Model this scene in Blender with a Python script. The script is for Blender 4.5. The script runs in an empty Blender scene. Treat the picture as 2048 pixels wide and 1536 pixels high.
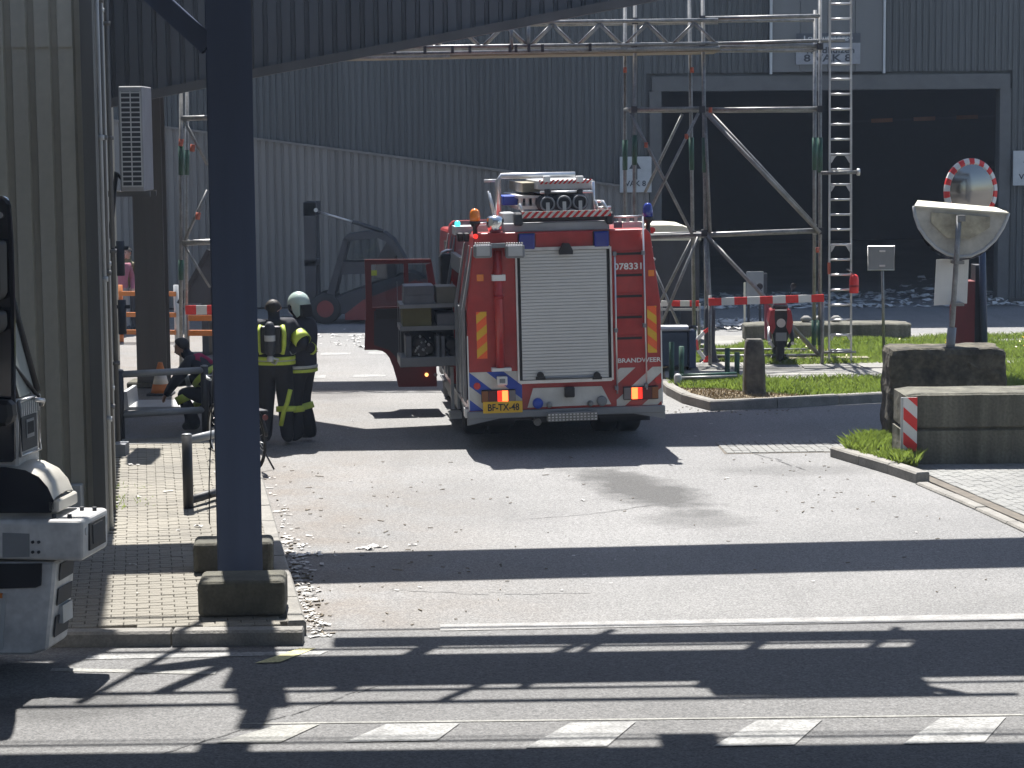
import bpy, bmesh, math, random
from mathutils import Vector, Matrix, noise
random.seed(11)
SC = bpy.context.scene
COL = SC.collection
R = math.radians

# ------------------------------------------------------------------ camera
FPX, CAM_H, PITCH, ROLL = 4500.0, 4.0, R(6.28), R(-0.5)
CAMR = Matrix.Rotation(math.pi / 2 - PITCH, 3, 'X') @ Matrix.Rotation(ROLL, 3, 'Z')
CAMC = Vector((0, 0, CAM_H))
cd = bpy.data.cameras.new('camera')
cam = bpy.data.objects.new('camera', cd)
COL.objects.link(cam)
cd.sensor_width = 36.0
cd.lens = 36.0 * FPX / 2048.0
cd.clip_start, cd.clip_end = 0.5, 1500.0
cam.matrix_world = Matrix.Translation(CAMC) @ CAMR.to_4x4()
SC.camera = cam

# ------------------------------------------------------------------ sky, sun, exposure
SUN_EL, SUN_AZ = R(61.5), R(-9.0)          # azimuth from +Y, negative is to the left
wd = bpy.data.worlds.new('World')
SC.world = wd
wd.use_nodes = True
nt = wd.node_tree
sky = nt.nodes.new('ShaderNodeTexSky')
sky.sky_type = 'NISHITA'
sky.sun_disc = False
sky.sun_elevation = SUN_EL
sky.sun_rotation = SUN_AZ
bg = nt.nodes['Background']
nt.links.new(sky.outputs[0], bg.inputs[0])
bg.inputs[1].default_value = 0.074
sl = bpy.data.lights.new('sun', 'SUN')
sl.energy = 4.15
sl.angle = R(0.53)
sl.color = (1.0, 0.965, 0.915)
sun = bpy.data.objects.new('sun', sl)
COL.objects.link(sun)
SDIR = Vector((math.sin(SUN_AZ) * math.cos(SUN_EL), math.cos(SUN_AZ) * math.cos(SUN_EL), math.sin(SUN_EL)))
sun.rotation_euler = SDIR.to_track_quat('Z', 'Y').to_euler()
sun.location = SDIR * 60
SC.view_settings.view_transform = 'Standard'
SC.view_settings.look = 'None'
SC.view_settings.gamma = 1.0
SC.view_settings.use_curve_mapping = False
SC.view_settings.exposure = 1.5

# ------------------------------------------------------------------ placing helpers
def ray(px, py):
    return CAMR @ Vector(((px - 1024) / FPX, -(py - 768) / FPX, -1.0))
def G(px, py, z=0.0):                       # point of the photograph on the level z
    d = ray(px, py)
    return CAMC + d * ((z - CAM_H) / d.z)
def W(px, py, Y):                           # point of the photograph at distance Y
    d = ray(px, py)
    return CAMC + d * (Y / d.y)
YAW = R(9.3)                                # the street runs a little to the left of +Y
QV = Vector((math.cos(YAW), math.sin(YAW), 0))
RV = Vector((-math.sin(YAW), math.cos(YAW), 0))
def RF(a, b, z=0.0):                        # street frame: a across, b along
    return QV * a + RV * b + Vector((0, 0, z))

# ------------------------------------------------------------------ mesh helpers
class MB:
    def __init__(s):
        s.v, s.f, s.m, s.s = [], [], [], []
    def add(s, vs, fs, mi=0, smooth=False):
        o = len(s.v)
        s.v += [Vector(p) for p in vs]
        for f in fs:
            s.f.append([i + o for i in f]); s.m.append(mi); s.s.append(smooth)
        return s
    def box(s, x0, x1, y0, y1, z0, z1, mi=0):
        return s.add([(x0, y0, z0), (x1, y0, z0), (x1, y1, z0), (x0, y1, z0), (x0, y0, z1), (x1, y0, z1), (x1, y1, z1), (x0, y1, z1)],
                     [(0, 3, 2, 1), (4, 5, 6, 7), (0, 1, 5, 4), (1, 2, 6, 5), (2, 3, 7, 6), (3, 0, 4, 7)], mi)
    def bar(s, p0, p1, w, h, up=(0, 0, 1), mi=0):
        p0, p1 = Vector(p0), Vector(p1)
        d = (p1 - p0).normalized()
        u = Vector(up)
        if abs(d.dot(u)) > 0.98: u = Vector((0, 1, 0))
        a = d.cross(u).normalized() * (w / 2)
        b = a.cross(d).normalized() * (h / 2)
        return s.add([p0 - a - b, p0 + a - b, p0 + a + b, p0 - a + b, p1 - a - b, p1 + a - b, p1 + a + b, p1 - a + b],
                     [(0, 3, 2, 1), (4, 5, 6, 7), (0, 1, 5, 4), (1, 2, 6, 5), (2, 3, 7, 6), (3, 0, 4, 7)], mi)
    def tube(s, p0, p1, r, n=8, r1=None, mi=0):
        return s.path([p0, p1], [r, r if r1 is None else r1], n, mi)
    def path(s, pts, r, n=6, mi=0, closed=False):
        pts = [Vector(p) for p in pts]
        k = len(pts)
        rs = r if isinstance(r, (list, tuple)) else [r] * k
        vs, fs = [], []
        up = None
        for i, p in enumerate(pts):
            if closed: d = pts[(i + 1) % k] - pts[i - 1]
            else: d = pts[min(i + 1, k - 1)] - pts[max(i - 1, 0)]
            d.normalize()
            if up is None:
                up = Vector((0, 0, 1)) if abs(d.z) < 0.9 else Vector((0, 1, 0))
            a = d.cross(up)
            if a.length < 1e-4: a = d.cross(Vector((1, 0, 0)))
            a.normalize(); b = a.cross(d).normalized(); up = b
            for j in range(n):
                t = 2 * math.pi * j / n
                vs.append(p + a * (math.cos(t) * rs[i]) + b * (math.sin(t) * rs[i]))
        for i in range(k if closed else k - 1):
            i2 = (i + 1) % k
            for j in range(n):
                fs.append((i * n + j, i * n + (j + 1) % n, i2 * n + (j + 1) % n, i2 * n + j))
        s.add(vs, fs, mi, True)
        if not closed:
            o = len(s.v) - k * n
            s.f.append([o + j for j in reversed(range(n))]); s.m.append(mi); s.s.append(False)
            s.f.append([o + (k - 1) * n + j for j in range(n)]); s.m.append(mi); s.s.append(False)
        return s
    def prism(s, poly, fn, w0, w1, mi=0):   # poly in (u, v), fn(u, v, w) -> point
        n = len(poly)
        vs = [fn(u, v, w0) for u, v in poly] + [fn(u, v, w1) for u, v in poly]
        fs = [list(range(n)), list(range(2 * n - 1, n - 1, -1))]
        fs += [(i, i + n, (i + 1) % n + n, (i + 1) % n) for i in range(n)]
        return s.add(vs, fs, mi)
    def lathe(s, prof, c=(0, 0, 0), n=14, M=None, mi=0):
        c = Vector(c); vs = []; fs = []
        k = len(prof)
        for r, z in prof:
            for j in range(n):
                t = 2 * math.pi * j / n
                p = Vector((r * math.cos(t), r * math.sin(t), z))
                vs.append(c + (M @ p if M else p))
        for i in range(k - 1):
            for j in range(n):
                fs.append((i * n + j, i * n + (j + 1) % n, (i + 1) * n + (j + 1) % n, (i + 1) * n + j))
        s.add(vs, fs, mi, True)
        o = len(s.v) - k * n
        s.f.append([o + j for j in reversed(range(n))]); s.m.append(mi); s.s.append(False)
        s.f.append([o + (k - 1) * n + j for j in range(n)]); s.m.append(mi); s.s.append(False)
        return s
    def disc(s, c, nrm, r, h, n=16, mi=0):
        nrm = Vector(nrm).normalized(); c = Vector(c)
        return s.path([c, c + nrm * h], r, n, mi)
    def xf(s, M):
        s.v = [M @ p for p in s.v]; return s
    def build(s, name, mats, parent=None, world=False, fixn=False, bevel=0.0, seg=1):
        me = bpy.data.meshes.new(name)
        off = parent.matrix_basis.inverted() if (world and parent is not None) else None
        me.from_pydata([(off @ p) if off else p for p in s.v], [], s.f)
        if not isinstance(mats, (list, tuple)): mats = [mats]
        for m in mats: me.materials.append(m)
        me.polygons.foreach_set('material_index', s.m)
        me.polygons.foreach_set('use_smooth', s.s)
        me.update()
        if fixn:
            bm = bmesh.new(); bm.from_mesh(me)
            bmesh.ops.recalc_face_normals(bm, faces=bm.faces)
            bm.to_mesh(me); bm.free()
        return obj(name, me, parent, bevel, seg)

def obj(name, me, parent=None, bevel=0.0, seg=1):
    o = bpy.data.objects.new(name, me)
    COL.objects.link(o)
    if parent is not None: o.parent = parent
    if bevel:
        b = o.modifiers.new('bevel', 'BEVEL'); b.width = bevel; b.segments = seg; b.limit_method = 'ANGLE'
    return o
def tag(o, label=None, cat=None, group=None, kind=None):
    if label: o['label'] = label
    if cat: o['category'] = cat
    if group: o['group'] = group
    if kind: o['kind'] = kind
    return o
def thing(name, label, cat, loc=(0, 0, 0), rz=0.0, group=None):
    e = bpy.data.objects.new(name, None)
    COL.objects.link(e)
    e.empty_display_size = 0.2
    e.matrix_basis = Matrix.Translation(Vector(loc)) @ Matrix.Rotation(rz, 4, 'Z')
    return tag(e, label, cat, group)
def struct(o):
    o['kind'] = 'structure'; return o
def stuff(o):
    o['kind'] = 'stuff'; return o

def text_mb(txt, h, fn, depth=0.004, width=None):
    """lettering as raised geometry; fn(u, v, w) -> point, u to the right, v up"""
    cu = bpy.data.curves.new('lettering', 'FONT')
    cu.body = txt; cu.size = 1.0; cu.extrude = 0.5; cu.offset = 0.022; cu.resolution_u = 3
    to = bpy.data.objects.new('lettering', cu)
    COL.objects.link(to)
    dg = bpy.context.evaluated_depsgraph_get()
    me = bpy.data.meshes.new_from_object(to.evaluated_get(dg))
    xs = [v.co.x for v in me.vertices]; ys = [v.co.y for v in me.vertices]
    x0, x1, y0, y1 = min(xs), max(xs), min(ys), max(ys)
    k = h / (y1 - y0)
    kx = k if width is None else width / (x1 - x0)
    mb = MB()
    mb.add([fn((v.co.x - x0) * kx, (v.co.y - y0) * k, (v.co.z + 0.5) * depth) for v in me.vertices], [list(p.vertices) for p in me.polygons])
    bpy.data.objects.remove(to); bpy.data.curves.remove(cu); bpy.data.meshes.remove(me)
    return mb

def clip(poly, u0, u1, v0, v1):
    def cut(pl, ins, inter):
        out = []
        for i in range(len(pl)):
            a, b = pl[i - 1], pl[i]
            ia, ib = ins(a), ins(b)
            if ia != ib: out.append(inter(a, b))
            if ib: out.append(b)
        return out
    def ix(u): return lambda a, b: (u, a[1] + (b[1] - a[1]) * (u - a[0]) / (b[0] - a[0]))
    def iy(v): return lambda a, b: (a[0] + (b[0] - a[0]) * (v - a[1]) / (b[1] - a[1]), v)
    for ins, it in ((lambda p: p[0] >= u0, ix(u0)), (lambda p: p[0] <= u1, ix(u1)), (lambda p: p[1] >= v0, iy(v0)), (lambda p: p[1] <= v1, iy(v1))):
        if not poly: return []
        poly = cut(poly, ins, it)
    return poly
def stripes(mb, u0, u1, v0, v1, fn, pitch, width, slope, w0, w1, mi=0, phase=0.0):
    """slanting bands clipped to a rectangle; slope = du per dv"""
    span = abs(slope) * (v1 - v0)
    k = u0 - span - pitch * 2 + phase
    while k < u1 + span + pitch:
        q = clip([(k, v0), (k + width, v0), (k + width + slope * (v1 - v0), v1), (k + slope * (v1 - v0), v1)], u0, u1, v0, v1)
        if len(q) >= 3: mb.prism(q, fn, w0, w1, mi)
        k += pitch

# ------------------------------------------------------------------ materials
def mat(name, col, rough=0.6, metal=0.0, var=0.18, scale=3.0, bump=0.0, bscale=60.0, col2=None, spec=None, fine=0.0, streak=False, alpha=None, coat=0.0):
    m = bpy.data.materials.new(name); m.use_nodes = True
    n = m.node_tree.nodes; l = m.node_tree.links
    b = n['Principled BSDF']
    b.inputs['Roughness'].default_value = rough
    b.inputs['Metallic'].default_value = metal
    if coat: b.inputs['Coat Weight'].default_value = coat; b.inputs['Coat Roughness'].default_value = 0.08
    if spec is not None: b.inputs['Specular IOR Level'].default_value = spec
    tc = n.new('ShaderNodeTexCoord')
    src = tc.outputs['Object']
    if streak:
        mp = n.new('ShaderNodeMapping'); mp.inputs['Scale'].default_value = (1, 1, 0.08)
        l.new(src, mp.inputs[0]); ssrc = mp.outputs[0]
    else: ssrc = src
    no = n.new('ShaderNodeTexNoise')
    no.inputs['Scale'].default_value = scale; no.inputs['Detail'].default_value = 6; no.inputs['Roughness'].default_value = 0.62
    l.new(ssrc, no.inputs['Vector'])
    cr = n.new('ShaderNodeValToRGB')
    c2 = col2 if col2 else tuple(c * (1 + var) for c in col)
    cr.color_ramp.elements[0].position = 0.32; cr.color_ramp.elements[1].position = 0.68
    cr.color_ramp.elements[0].color = (*[c * (1 - var) for c in col], 1); cr.color_ramp.elements[1].color = (*c2, 1)
    l.new(no.outputs['Fac'], cr.inputs[0])
    out = cr.outputs[0]
    if streak:
        oi = n.new('ShaderNodeObjectInfo'); vr = n.new('ShaderNodeMapRange'); vr.inputs[3].default_value = 0.86; vr.inputs[4].default_value = 1.10
        l.new(oi.outputs['Random'], vr.inputs[0])
        vx = n.new('ShaderNodeVectorMath'); vx.operation = 'SCALE'
        l.new(out, vx.inputs[0]); l.new(vr.outputs[0], vx.inputs['Scale']); out = vx.outputs[0]
    if fine:
        n2 = n.new('ShaderNodeTexNoise'); n2.inputs['Scale'].default_value = bscale; n2.inputs['Detail'].default_value = 3
        l.new(src, n2.inputs['Vector'])
        mr = n.new('ShaderNodeMapRange'); mr.inputs[1].default_value = 0.3; mr.inputs[2].default_value = 0.7
        mr.inputs[3].default_value = 1 - fine; mr.inputs[4].default_value = 1 + fine
        l.new(n2.outputs['Fac'], mr.inputs[0])
        mx = n.new('ShaderNodeVectorMath'); mx.operation = 'SCALE'
        l.new(out, mx.inputs[0]); l.new(mr.outputs[0], mx.inputs['Scale'])
        out = mx.outputs[0]
    l.new(out, b.inputs['Base Color'])
    rr = n.new('ShaderNodeMapRange'); rr.inputs[3].default_value = max(0.03, rough - 0.1); rr.inputs[4].default_value = min(1, rough + 0.12)
    l.new(no.outputs['Fac'], rr.inputs[0]); l.new(rr.outputs[0], b.inputs['Roughness'])
    if bump:
        nb = n.new('ShaderNodeTexNoise'); nb.inputs['Scale'].default_value = bscale; nb.inputs['Detail'].default_value = 5
        l.new(src, nb.inputs['Vector'])
        bp = n.new('ShaderNodeBump'); bp.inputs['Strength'].default_value = bump; bp.inputs['Distance'].default_value = 0.02
        l.new(nb.outputs['Fac'], bp.inputs['Height']); l.new(bp.outputs[0], b.inputs['Normal'])
    if alpha is not None: b.inputs['Alpha'].default_value = alpha
    return m
def glow(name, col, s):
    m = mat(name, col, 0.3, var=0.02)
    b = m.node_tree.nodes['Principled BSDF']
    b.inputs['Emission Color'].default_value = (*col, 1); b.inputs['Emission Strength'].default_value = s
    return m
def glassm(name, col=(0.9, 0.95, 0.95), rough=0.03):
    m = bpy.data.materials.new(name); m.use_nodes = True
    n = m.node_tree.nodes; l = m.node_tree.links
    n.remove(n['Principled BSDF'])
    t = n.new('ShaderNodeBsdfTransparent'); t.inputs[0].default_value = (*col, 1)
    g = n.new('ShaderNodeBsdfGlossy'); g.inputs['Roughness'].default_value = rough
    fr = n.new('ShaderNodeFresnel'); fr.inputs['IOR'].default_value = 1.5
    mx = n.new('ShaderNodeMixShader')
    l.new(fr.outputs[0], mx.inputs[0]); l.new(t.outputs[0], mx.inputs[1]); l.new(g.outputs[0], mx.inputs[2])
    l.new(mx.outputs[0], n['Material Output'].inputs[0])
    return m

def ground_mat(name, c0, c1, dirt=None, stain=None, speck=0.5, sscale=62.0):
    """asphalt: weathered tone, stone speckle, brown kerb dirt, oil stains with shapes of their own"""
    m = bpy.data.materials.new(name); m.use_nodes = True
    n = m.node_tree.nodes; l = m.node_tree.links
    b = n['Principled BSDF']; b.inputs['Roughness'].default_value = 0.75; b.inputs['Specular IOR Level'].default_value = 0.35
    g = n.new('ShaderNodeNewGeometry'); pos = g.outputs['Position']
    def noise_(scale, det=6, vec=pos):
        x = n.new('ShaderNodeTexNoise'); x.inputs['Scale'].default_value = scale; x.inputs['Detail'].default_value = det; x.inputs['Roughness'].default_value = 0.65
        l.new(vec, x.inputs['Vector']); return x.outputs['Fac']
    def rng(v, a, c, lo=0.0, hi=1.0):
        x = n.new('ShaderNodeMapRange'); x.inputs[1].default_value = a; x.inputs[2].default_value = c; x.inputs[3].default_value = lo; x.inputs[4].default_value = hi
        l.new(v, x.inputs[0]); return x.outputs[0]
    def mix(f, a, c):
        x = n.new('ShaderNodeMix'); x.data_type = 'RGBA'
        l.new(f, x.inputs[0])
        if isinstance(a, tuple): x.inputs[6].default_value = (*a, 1)
        else: l.new(a, x.inputs[6])
        if isinstance(c, tuple): x.inputs[7].default_value = (*c, 1)
        else: l.new(c, x.inputs[7])
        return x.outputs[2]
    def mul(a, c):
        x = n.new('ShaderNodeMath'); x.operation = 'MULTIPLY'
        l.new(a, x.inputs[0])
        if isinstance(c, float): x.inputs[1].default_value = c
        else: l.new(c, x.inputs[1])
        return x.outputs[0]
    colr = mix(rng(noise_(0.35), 0.35, 0.65), c0, c1)
    mp = n.new('ShaderNodeMapping'); mp.inputs['Rotation'].default_value = (0, 0, -YAW); mp.inputs['Scale'].default_value = (1.6, 0.12, 1)
    l.new(pos, mp.inputs[0])
    tr = rng(noise_(1.0, 4, mp.outputs[0]), 0.52, 0.72, 0.0, 0.35)
    colr = mix(tr, colr, tuple(c * 0.72 for c in c0))
    for (cx, cy, rx, ry, ang, depth) in (stain or []):
        mp = n.new('ShaderNodeMapping'); mp.vector_type = 'TEXTURE'
        mp.inputs['Location'].default_value = (cx, cy, 0); mp.inputs['Rotation'].default_value = (0, 0, ang); mp.inputs['Scale'].default_value = (rx, ry, 1)
        l.new(pos, mp.inputs[0])
        ln = n.new('ShaderNodeVectorMath'); ln.operation = 'LENGTH'; l.new(mp.outputs[0], ln.inputs[0])
        ad = n.new('ShaderNodeMath'); ad.operation = 'MULTIPLY_ADD'
        l.new(noise_(2.2, 7), ad.inputs[0]); ad.inputs[1].default_value = 1.6; l.new(ln.outputs['Value'], ad.inputs[2])
        colr = mix(rng(ad.outputs[0], 1.35, 1.95, depth, 0.0), colr, tuple(c * 0.36 for c in c0))
    if dirt:
        a0, w, dc = dirt
        dt = n.new('ShaderNodeVectorMath'); dt.operation = 'DOT_PRODUCT'; l.new(pos, dt.inputs[0]); dt.inputs[1].default_value = QV
        nn = mul(rng(noise_(1.3, 8), 0.3, 0.75), rng(dt.outputs['Value'], a0, a0 + w, 1.0, 0.0))
        colr = mix(nn, colr, dc)
    sp = noise_(sscale, 2)
    s2 = noise_(22.0, 3)
    sc2 = n.new('ShaderNodeVectorMath'); sc2.operation = 'SCALE'
    l.new(colr, sc2.inputs[0]); l.new(rng(s2, 0.3, 0.7, 0.80, 1.2), sc2.inputs['Scale']); colr = sc2.outputs[0]
    sc = n.new('ShaderNodeVectorMath'); sc.operation = 'SCALE'
    l.new(colr, sc.inputs[0]); l.new(rng(sp, 0.3, 0.7, 1 - speck, 1 + speck), sc.inputs['Scale'])
    l.new(sc.outputs[0], b.inputs['Base Color'])
    bp = n.new('ShaderNodeBump'); bp.inputs['Strength'].default_value = 0.55; bp.inputs['Distance'].default_value = 0.012
    l.new(noise_(sscale * 0.8, 4), bp.inputs['Height']); l.new(bp.outputs[0], b.inputs['Normal'])
    return m

M = {}
M['ground'] = ground_mat('yard_concrete', (0.16, 0.155, 0.15), (0.20, 0.195, 0.19))
M['asphalt'] = ground_mat('weathered_asphalt', (0.155, 0.154, 0.151), (0.198, 0.196, 0.192), dirt=(1.25, 2.8, (0.145, 0.121, 0.098)),
                          stain=[(1.5, 25.2, 0.55, 1.75, R(17), 1.0), (1.15, 26.3, 0.4, 0.9, R(40), .6), (1.9, 23.2, 0.6, 0.6, R(6), 0.45), (3.4, 26.6, 1.0, 0.5, 0, 0.35), (-1.9, 36.6, 0.9, 0.7, 0, 0.4), (-3.0, 35.0, 0.8, 0.9, 0, 0.5)])
M['asphalt2'] = ground_mat('crossroad_asphalt', (0.112, 0.111, 0.11), (0.142, 0.141, 0.139), stain=[(-3.2, 15.6, 0.7, 0.5, 0, 0.6)])
M['concrete'] = mat('concrete', (0.21, 0.205, 0.188), 0.85, var=0.28, scale=2.5, bump=0.4, bscale=40, fine=0.15)
M['kerb'] = mat('kerb_concrete', (0.21, 0.20, 0.18), 0.85, var=0.22, scale=4, bump=0.4, bscale=50, fine=0.15)
M['block'] = mat('block_concrete', (0.085, 0.085, 0.058), 0.9, var=0.45, scale=3.0, streak=True, bump=0.5, bscale=30, fine=0.2, col2=(0.20, 0.19, 0.15))
M['moss'] = mat('mossy_concrete', (0.035, 0.031, 0.026), 0.95, var=0.5, scale=3.5, bump=0.9, bscale=18, fine=0.3, col2=(0.14, 0.125, 0.09))
M['plinth'] = mat('plinth_concrete', (0.09, 0.086, 0.066), 0.9, var=0.35, scale=4, bump=0.4, bscale=40, fine=0.15)
M['brick'] = mat('paving_brick', (0.205, 0.19, 0.158), 0.85, var=0.25, scale=0.9, bump=0.4, bscale=60, fine=0.18)
M['brick2'] = mat('paving_brick_grey', (0.20, 0.20, 0.19), 0.85, var=0.22, scale=0.9, bump=0.4, bscale=60, fine=0.18)
M['joint'] = mat('paving_sand', (0.12, 0.105, 0.085), 0.95, var=0.3, scale=6)
M['soil'] = mat('soil', (0.17, 0.13, 0.085), 0.95, var=0.4, scale=2.5, bump=0.6, bscale=25, col2=(0.25, 0.20, 0.12))
M['turf'] = mat('turf', (0.055, 0.10, 0.02), 0.95, var=0.4, scale=1.2, bump=0.5, bscale=30, col2=(0.12, 0.14, 0.045))
M['blade'] = mat('grass_blade', (0.10, 0.19, 0.03), 0.6, var=0.5, scale=0.7, col2=(0.27, 0.28, 0.09))
_n = M['blade'].node_tree.nodes; _l = M['blade'].node_tree.links
_t = _n.new('ShaderNodeBsdfTranslucent'); _t.inputs[0].default_value = (0.21, 0.29, 0.05, 1)
_m = _n.new('ShaderNodeMixShader'); _m.inputs[0].default_value = 0.5
_l.new(_n['Principled BSDF'].outputs[0], _m.inputs[1]); _l.new(_t.outputs[0], _m.inputs[2]); _l.new(_m.outputs[0], _n['Material Output'].inputs[0])
M['paint'] = mat('road_paint', (0.21, 0.21, 0.205), 0.75, var=0.3, scale=5, fine=0.35, bscale=45, col2=(0.32, 0.32, 0.31))
M['paintold'] = mat('worn_road_paint', (0.23, 0.228, 0.21), 0.75, var=0.25, scale=3, fine=0.3, bscale=45)
M['yellowpaint'] = mat('yellow_road_paint', (0.55, 0.50, 0.25), 0.75, var=0.25, scale=3, fine=0.3, bscale=45)
M['cladL'] = mat('beige_sheet', (0.45, 0.435, 0.365), 0.55, var=0.16, scale=1.6, streak=True, fine=0.05, bscale=12)
M['cladLd'] = mat('brown_trim', (0.14, 0.14, 0.13), 0.6, var=0.2, streak=True)
M['cladF'] = mat('slate_sheet', (0.060, 0.063, 0.062), 0.5, var=0.14, scale=0.8, streak=True)
M['cladLit'] = mat('sunlit_facade_sheet', (0.185, 0.168, 0.150), 0.55, var=0.16, scale=1.0, streak=True)  # sunlit tone of the lower facade, put into the sheet colour
M['cladC'] = mat('canopy_sheet', (0.070, 0.073, 0.078), 0.5, var=0.18, scale=1.0, streak=True)
M['trim'] = mat('grey_trim', (0.085, 0.084, 0.082), 0.55, var=0.15)
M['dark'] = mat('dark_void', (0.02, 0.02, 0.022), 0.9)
M['board'] = mat('pale_sheet_panel', (0.13, 0.13, 0.128), 0.5, var=0.15, scale=0.8, streak=True)
M['bluesteel'] = mat('blue_painted_steel', (0.045, 0.065, 0.12), 0.45, var=0.2, scale=2, streak=True, bump=0.05, bscale=20)
M['browncol'] = mat('brown_steel', (0.09, 0.085, 0.08), 0.6, var=0.2, scale=2, streak=True)
M['galv'] = mat('galvanised_tube', (0.22, 0.22, 0.215), 0.45, 0.5, var=0.3, scale=5, fine=0.15, bscale=30)
M['alu'] = mat('aluminium', (0.62, 0.62, 0.62), 0.35, 0.8, var=0.15, scale=4)
M['greensl'] = mat('green_painted_tube', (0.018, 0.07, 0.045), 0.5, var=0.3, scale=8)
M['orangeb'] = mat('orange_band', (0.40, 0.09, 0.045), 0.5)
M['plank'] = mat('scaffold_plank', (0.24, 0.21, 0.15), 0.8, var=0.3, scale=3)
M['red'] = mat('fire_red_paint', (0.38, 0.018, 0.017), 0.38, var=0.2, scale=1.8, coat=0.35, fine=0.10, bscale=9, col2=(0.40, 0.032, 0.028))
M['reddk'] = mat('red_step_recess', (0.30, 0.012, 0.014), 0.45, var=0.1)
M['white'] = mat('white_paint', (0.70, 0.70, 0.68), 0.4, var=0.08, scale=3)
M['whitedirty'] = mat('dirty_white_paint', (0.55, 0.54, 0.50), 0.5, var=0.15, scale=4)
M['blue'] = mat('blue_paint', (0.025, 0.07, 0.40), 0.4, var=0.08)
M['black'] = mat('black_plastic', (0.014, 0.014, 0.016), 0.5, var=0.2)
M['rubber'] = mat('tyre_rubber', (0.02, 0.02, 0.02), 0.85, var=0.25, bump=0.2, bscale=40)
M['grey'] = mat('grey_paint', (0.20, 0.21, 0.22), 0.45, var=0.12)
M['greylt'] = mat('light_grey_paint', (0.42, 0.43, 0.43), 0.45, var=0.12)
M['slat'] = mat('shutter_aluminium', (0.58, 0.585, 0.58), 0.45, 0.5, var=0.05, scale=1.2)
M['chrome'] = mat('chrome', (0.75, 0.75, 0.75), 0.15, 1.0, var=0.05)
M['reflY'] = mat('yellow_reflective', (0.72, 0.42, 0.03), 0.4, var=0.06)
M['reflO'] = mat('orange_reflective', (0.85, 0.13, 0.03), 0.4, var=0.06)
M['lime'] = mat('lime_reflective', (0.45, 0.55, 0.07), 0.5, var=0.15, scale=9)
M['silverb'] = mat('silver_reflective', (0.45, 0.46, 0.42), 0.45, var=0.15)
M['amber'] = mat('amber_lens', (0.75, 0.20, 0.01), 0.15, var=0.05, coat=0.6)
M['bluelens'] = mat('blue_lens', (0.010, 0.025, 0.22), 0.12, var=0.05, coat=0.6)
M['redlens'] = mat('red_lens', (0.5, 0.02, 0.02), 0.2, var=0.05, coat=0.5)
M['clearlens'] = mat('clear_lens', (0.55, 0.5, 0.48), 0.2, var=0.05, coat=0.5)
M['redglow'] = glow('lit_tail_lamp', (1.0, 0.03, 0.015), 0.45)
M['hotglow'] = glow('lit_tail_lamp_core', (1.0, 0.13, 0.03), 1.5)
M['cyanglow'] = glow('lit_blue_flasher', (0.04, 0.55, 0.65), 1.2)
M['redglow2'] = glow('lit_marker_lamp', (1.0, 0.03, 0.02), .6)
M['warmglow'] = glow('lit_door_lamp', (1.0, 0.5, 0.15), .8)
M['plateY'] = mat('yellow_plate', (0.75, 0.45, 0.03), 0.45, var=0.05)
M['glass'] = glassm('clear_glass', (0.72, 0.75, 0.76))
M['glassdk'] = mat('dark_glass', (0.02, 0.022, 0.025), 0.08, var=0.05)
M['cloth'] = mat('navy_turnout_cloth', (0.018, 0.020, 0.030), 0.85, var=0.3, scale=9, bump=0.3, bscale=25)
M['cloth2'] = mat('black_trouser_cloth', (0.014, 0.015, 0.020), 0.85, var=0.3, scale=9, bump=0.3, bscale=25)
M['skin'] = mat('skin', (0.42, 0.25, 0.18), 0.55, var=0.1)
M['hair'] = mat('dark_hair', (0.018, 0.013, 0.010), 0.6, var=0.3, scale=20)
M['boot'] = mat('black_boot', (0.010, 0.010, 0.010), 0.5)
M['helmet'] = mat('pale_green_helmet', (0.42, 0.52, 0.47), 0.3, var=0.06, coat=0.5)
M['magenta'] = mat('magenta_cloth', (0.40, 0.02, 0.09), 0.8, var=0.15)
M['pinkc'] = mat('dusty_pink_cloth', (0.30, 0.10, 0.14), 0.8, var=0.15)
M['olive'] = mat('olive_cloth', (0.13, 0.12, 0.05), 0.8, var=0.2)
M['orange'] = mat('orange_paint', (0.55, 0.17, 0.03), 0.5, var=0.15)
M['redp'] = mat('red_barrier_paint', (0.72, 0.035, 0.03), 0.45, var=0.1)
M['bluebin'] = mat('blue_bin_plastic', (0.06, 0.085, 0.12), 0.55, var=0.15)
M['cream'] = mat('cream_roof', (0.58, 0.55, 0.44), 0.5, var=0.1)
M['paper'] = mat('paper', (0.50, 0.49, 0.47), 0.8, var=0.2, scale=4)
M['chip'] = mat('wood_chip', (0.17, 0.14, 0.10), 0.9, var=0.4, scale=6)
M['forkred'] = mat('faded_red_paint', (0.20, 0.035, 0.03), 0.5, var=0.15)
M['machine'] = mat('machine_grey', (0.030, 0.033, 0.040), 0.6, var=0.2)
M['mirror'] = mat('mirror_glass', (0.26, 0.245, 0.225), 0.14, 1.0, var=0.02)
M['lorrygrey'] = mat('lorry_grey_paint', (0.50, 0.495, 0.485), 0.4, var=0.22, coat=0.2, fine=0.12, bscale=14)
M['lorrytop'] = mat('lorry_dusty_hood', (0.46, 0.44, 0.39), 0.45, var=0.12, coat=0.2)
M['lorryblk'] = mat('lorry_black_gloss', (0.012, 0.012, 0.014), 0.12, var=0.1, coat=0.8)
M['tape'] = mat('barrier_tape', (0.75, 0.74, 0.70), 0.5)
M['dryblade'] = mat('dry_grass_blade', (0.26, 0.20, 0.11), 0.8, var=0.4, scale=1.5)
M['tar'] = mat('tar_seam', (0.06, 0.06, 0.06), 0.7, var=0.3)
M['stone'] = mat('bollard_stone', (0.07, 0.065, 0.055), 0.9, var=0.4, scale=5, bump=0.6, bscale=25, col2=(0.16, 0.15, 0.12))
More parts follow.
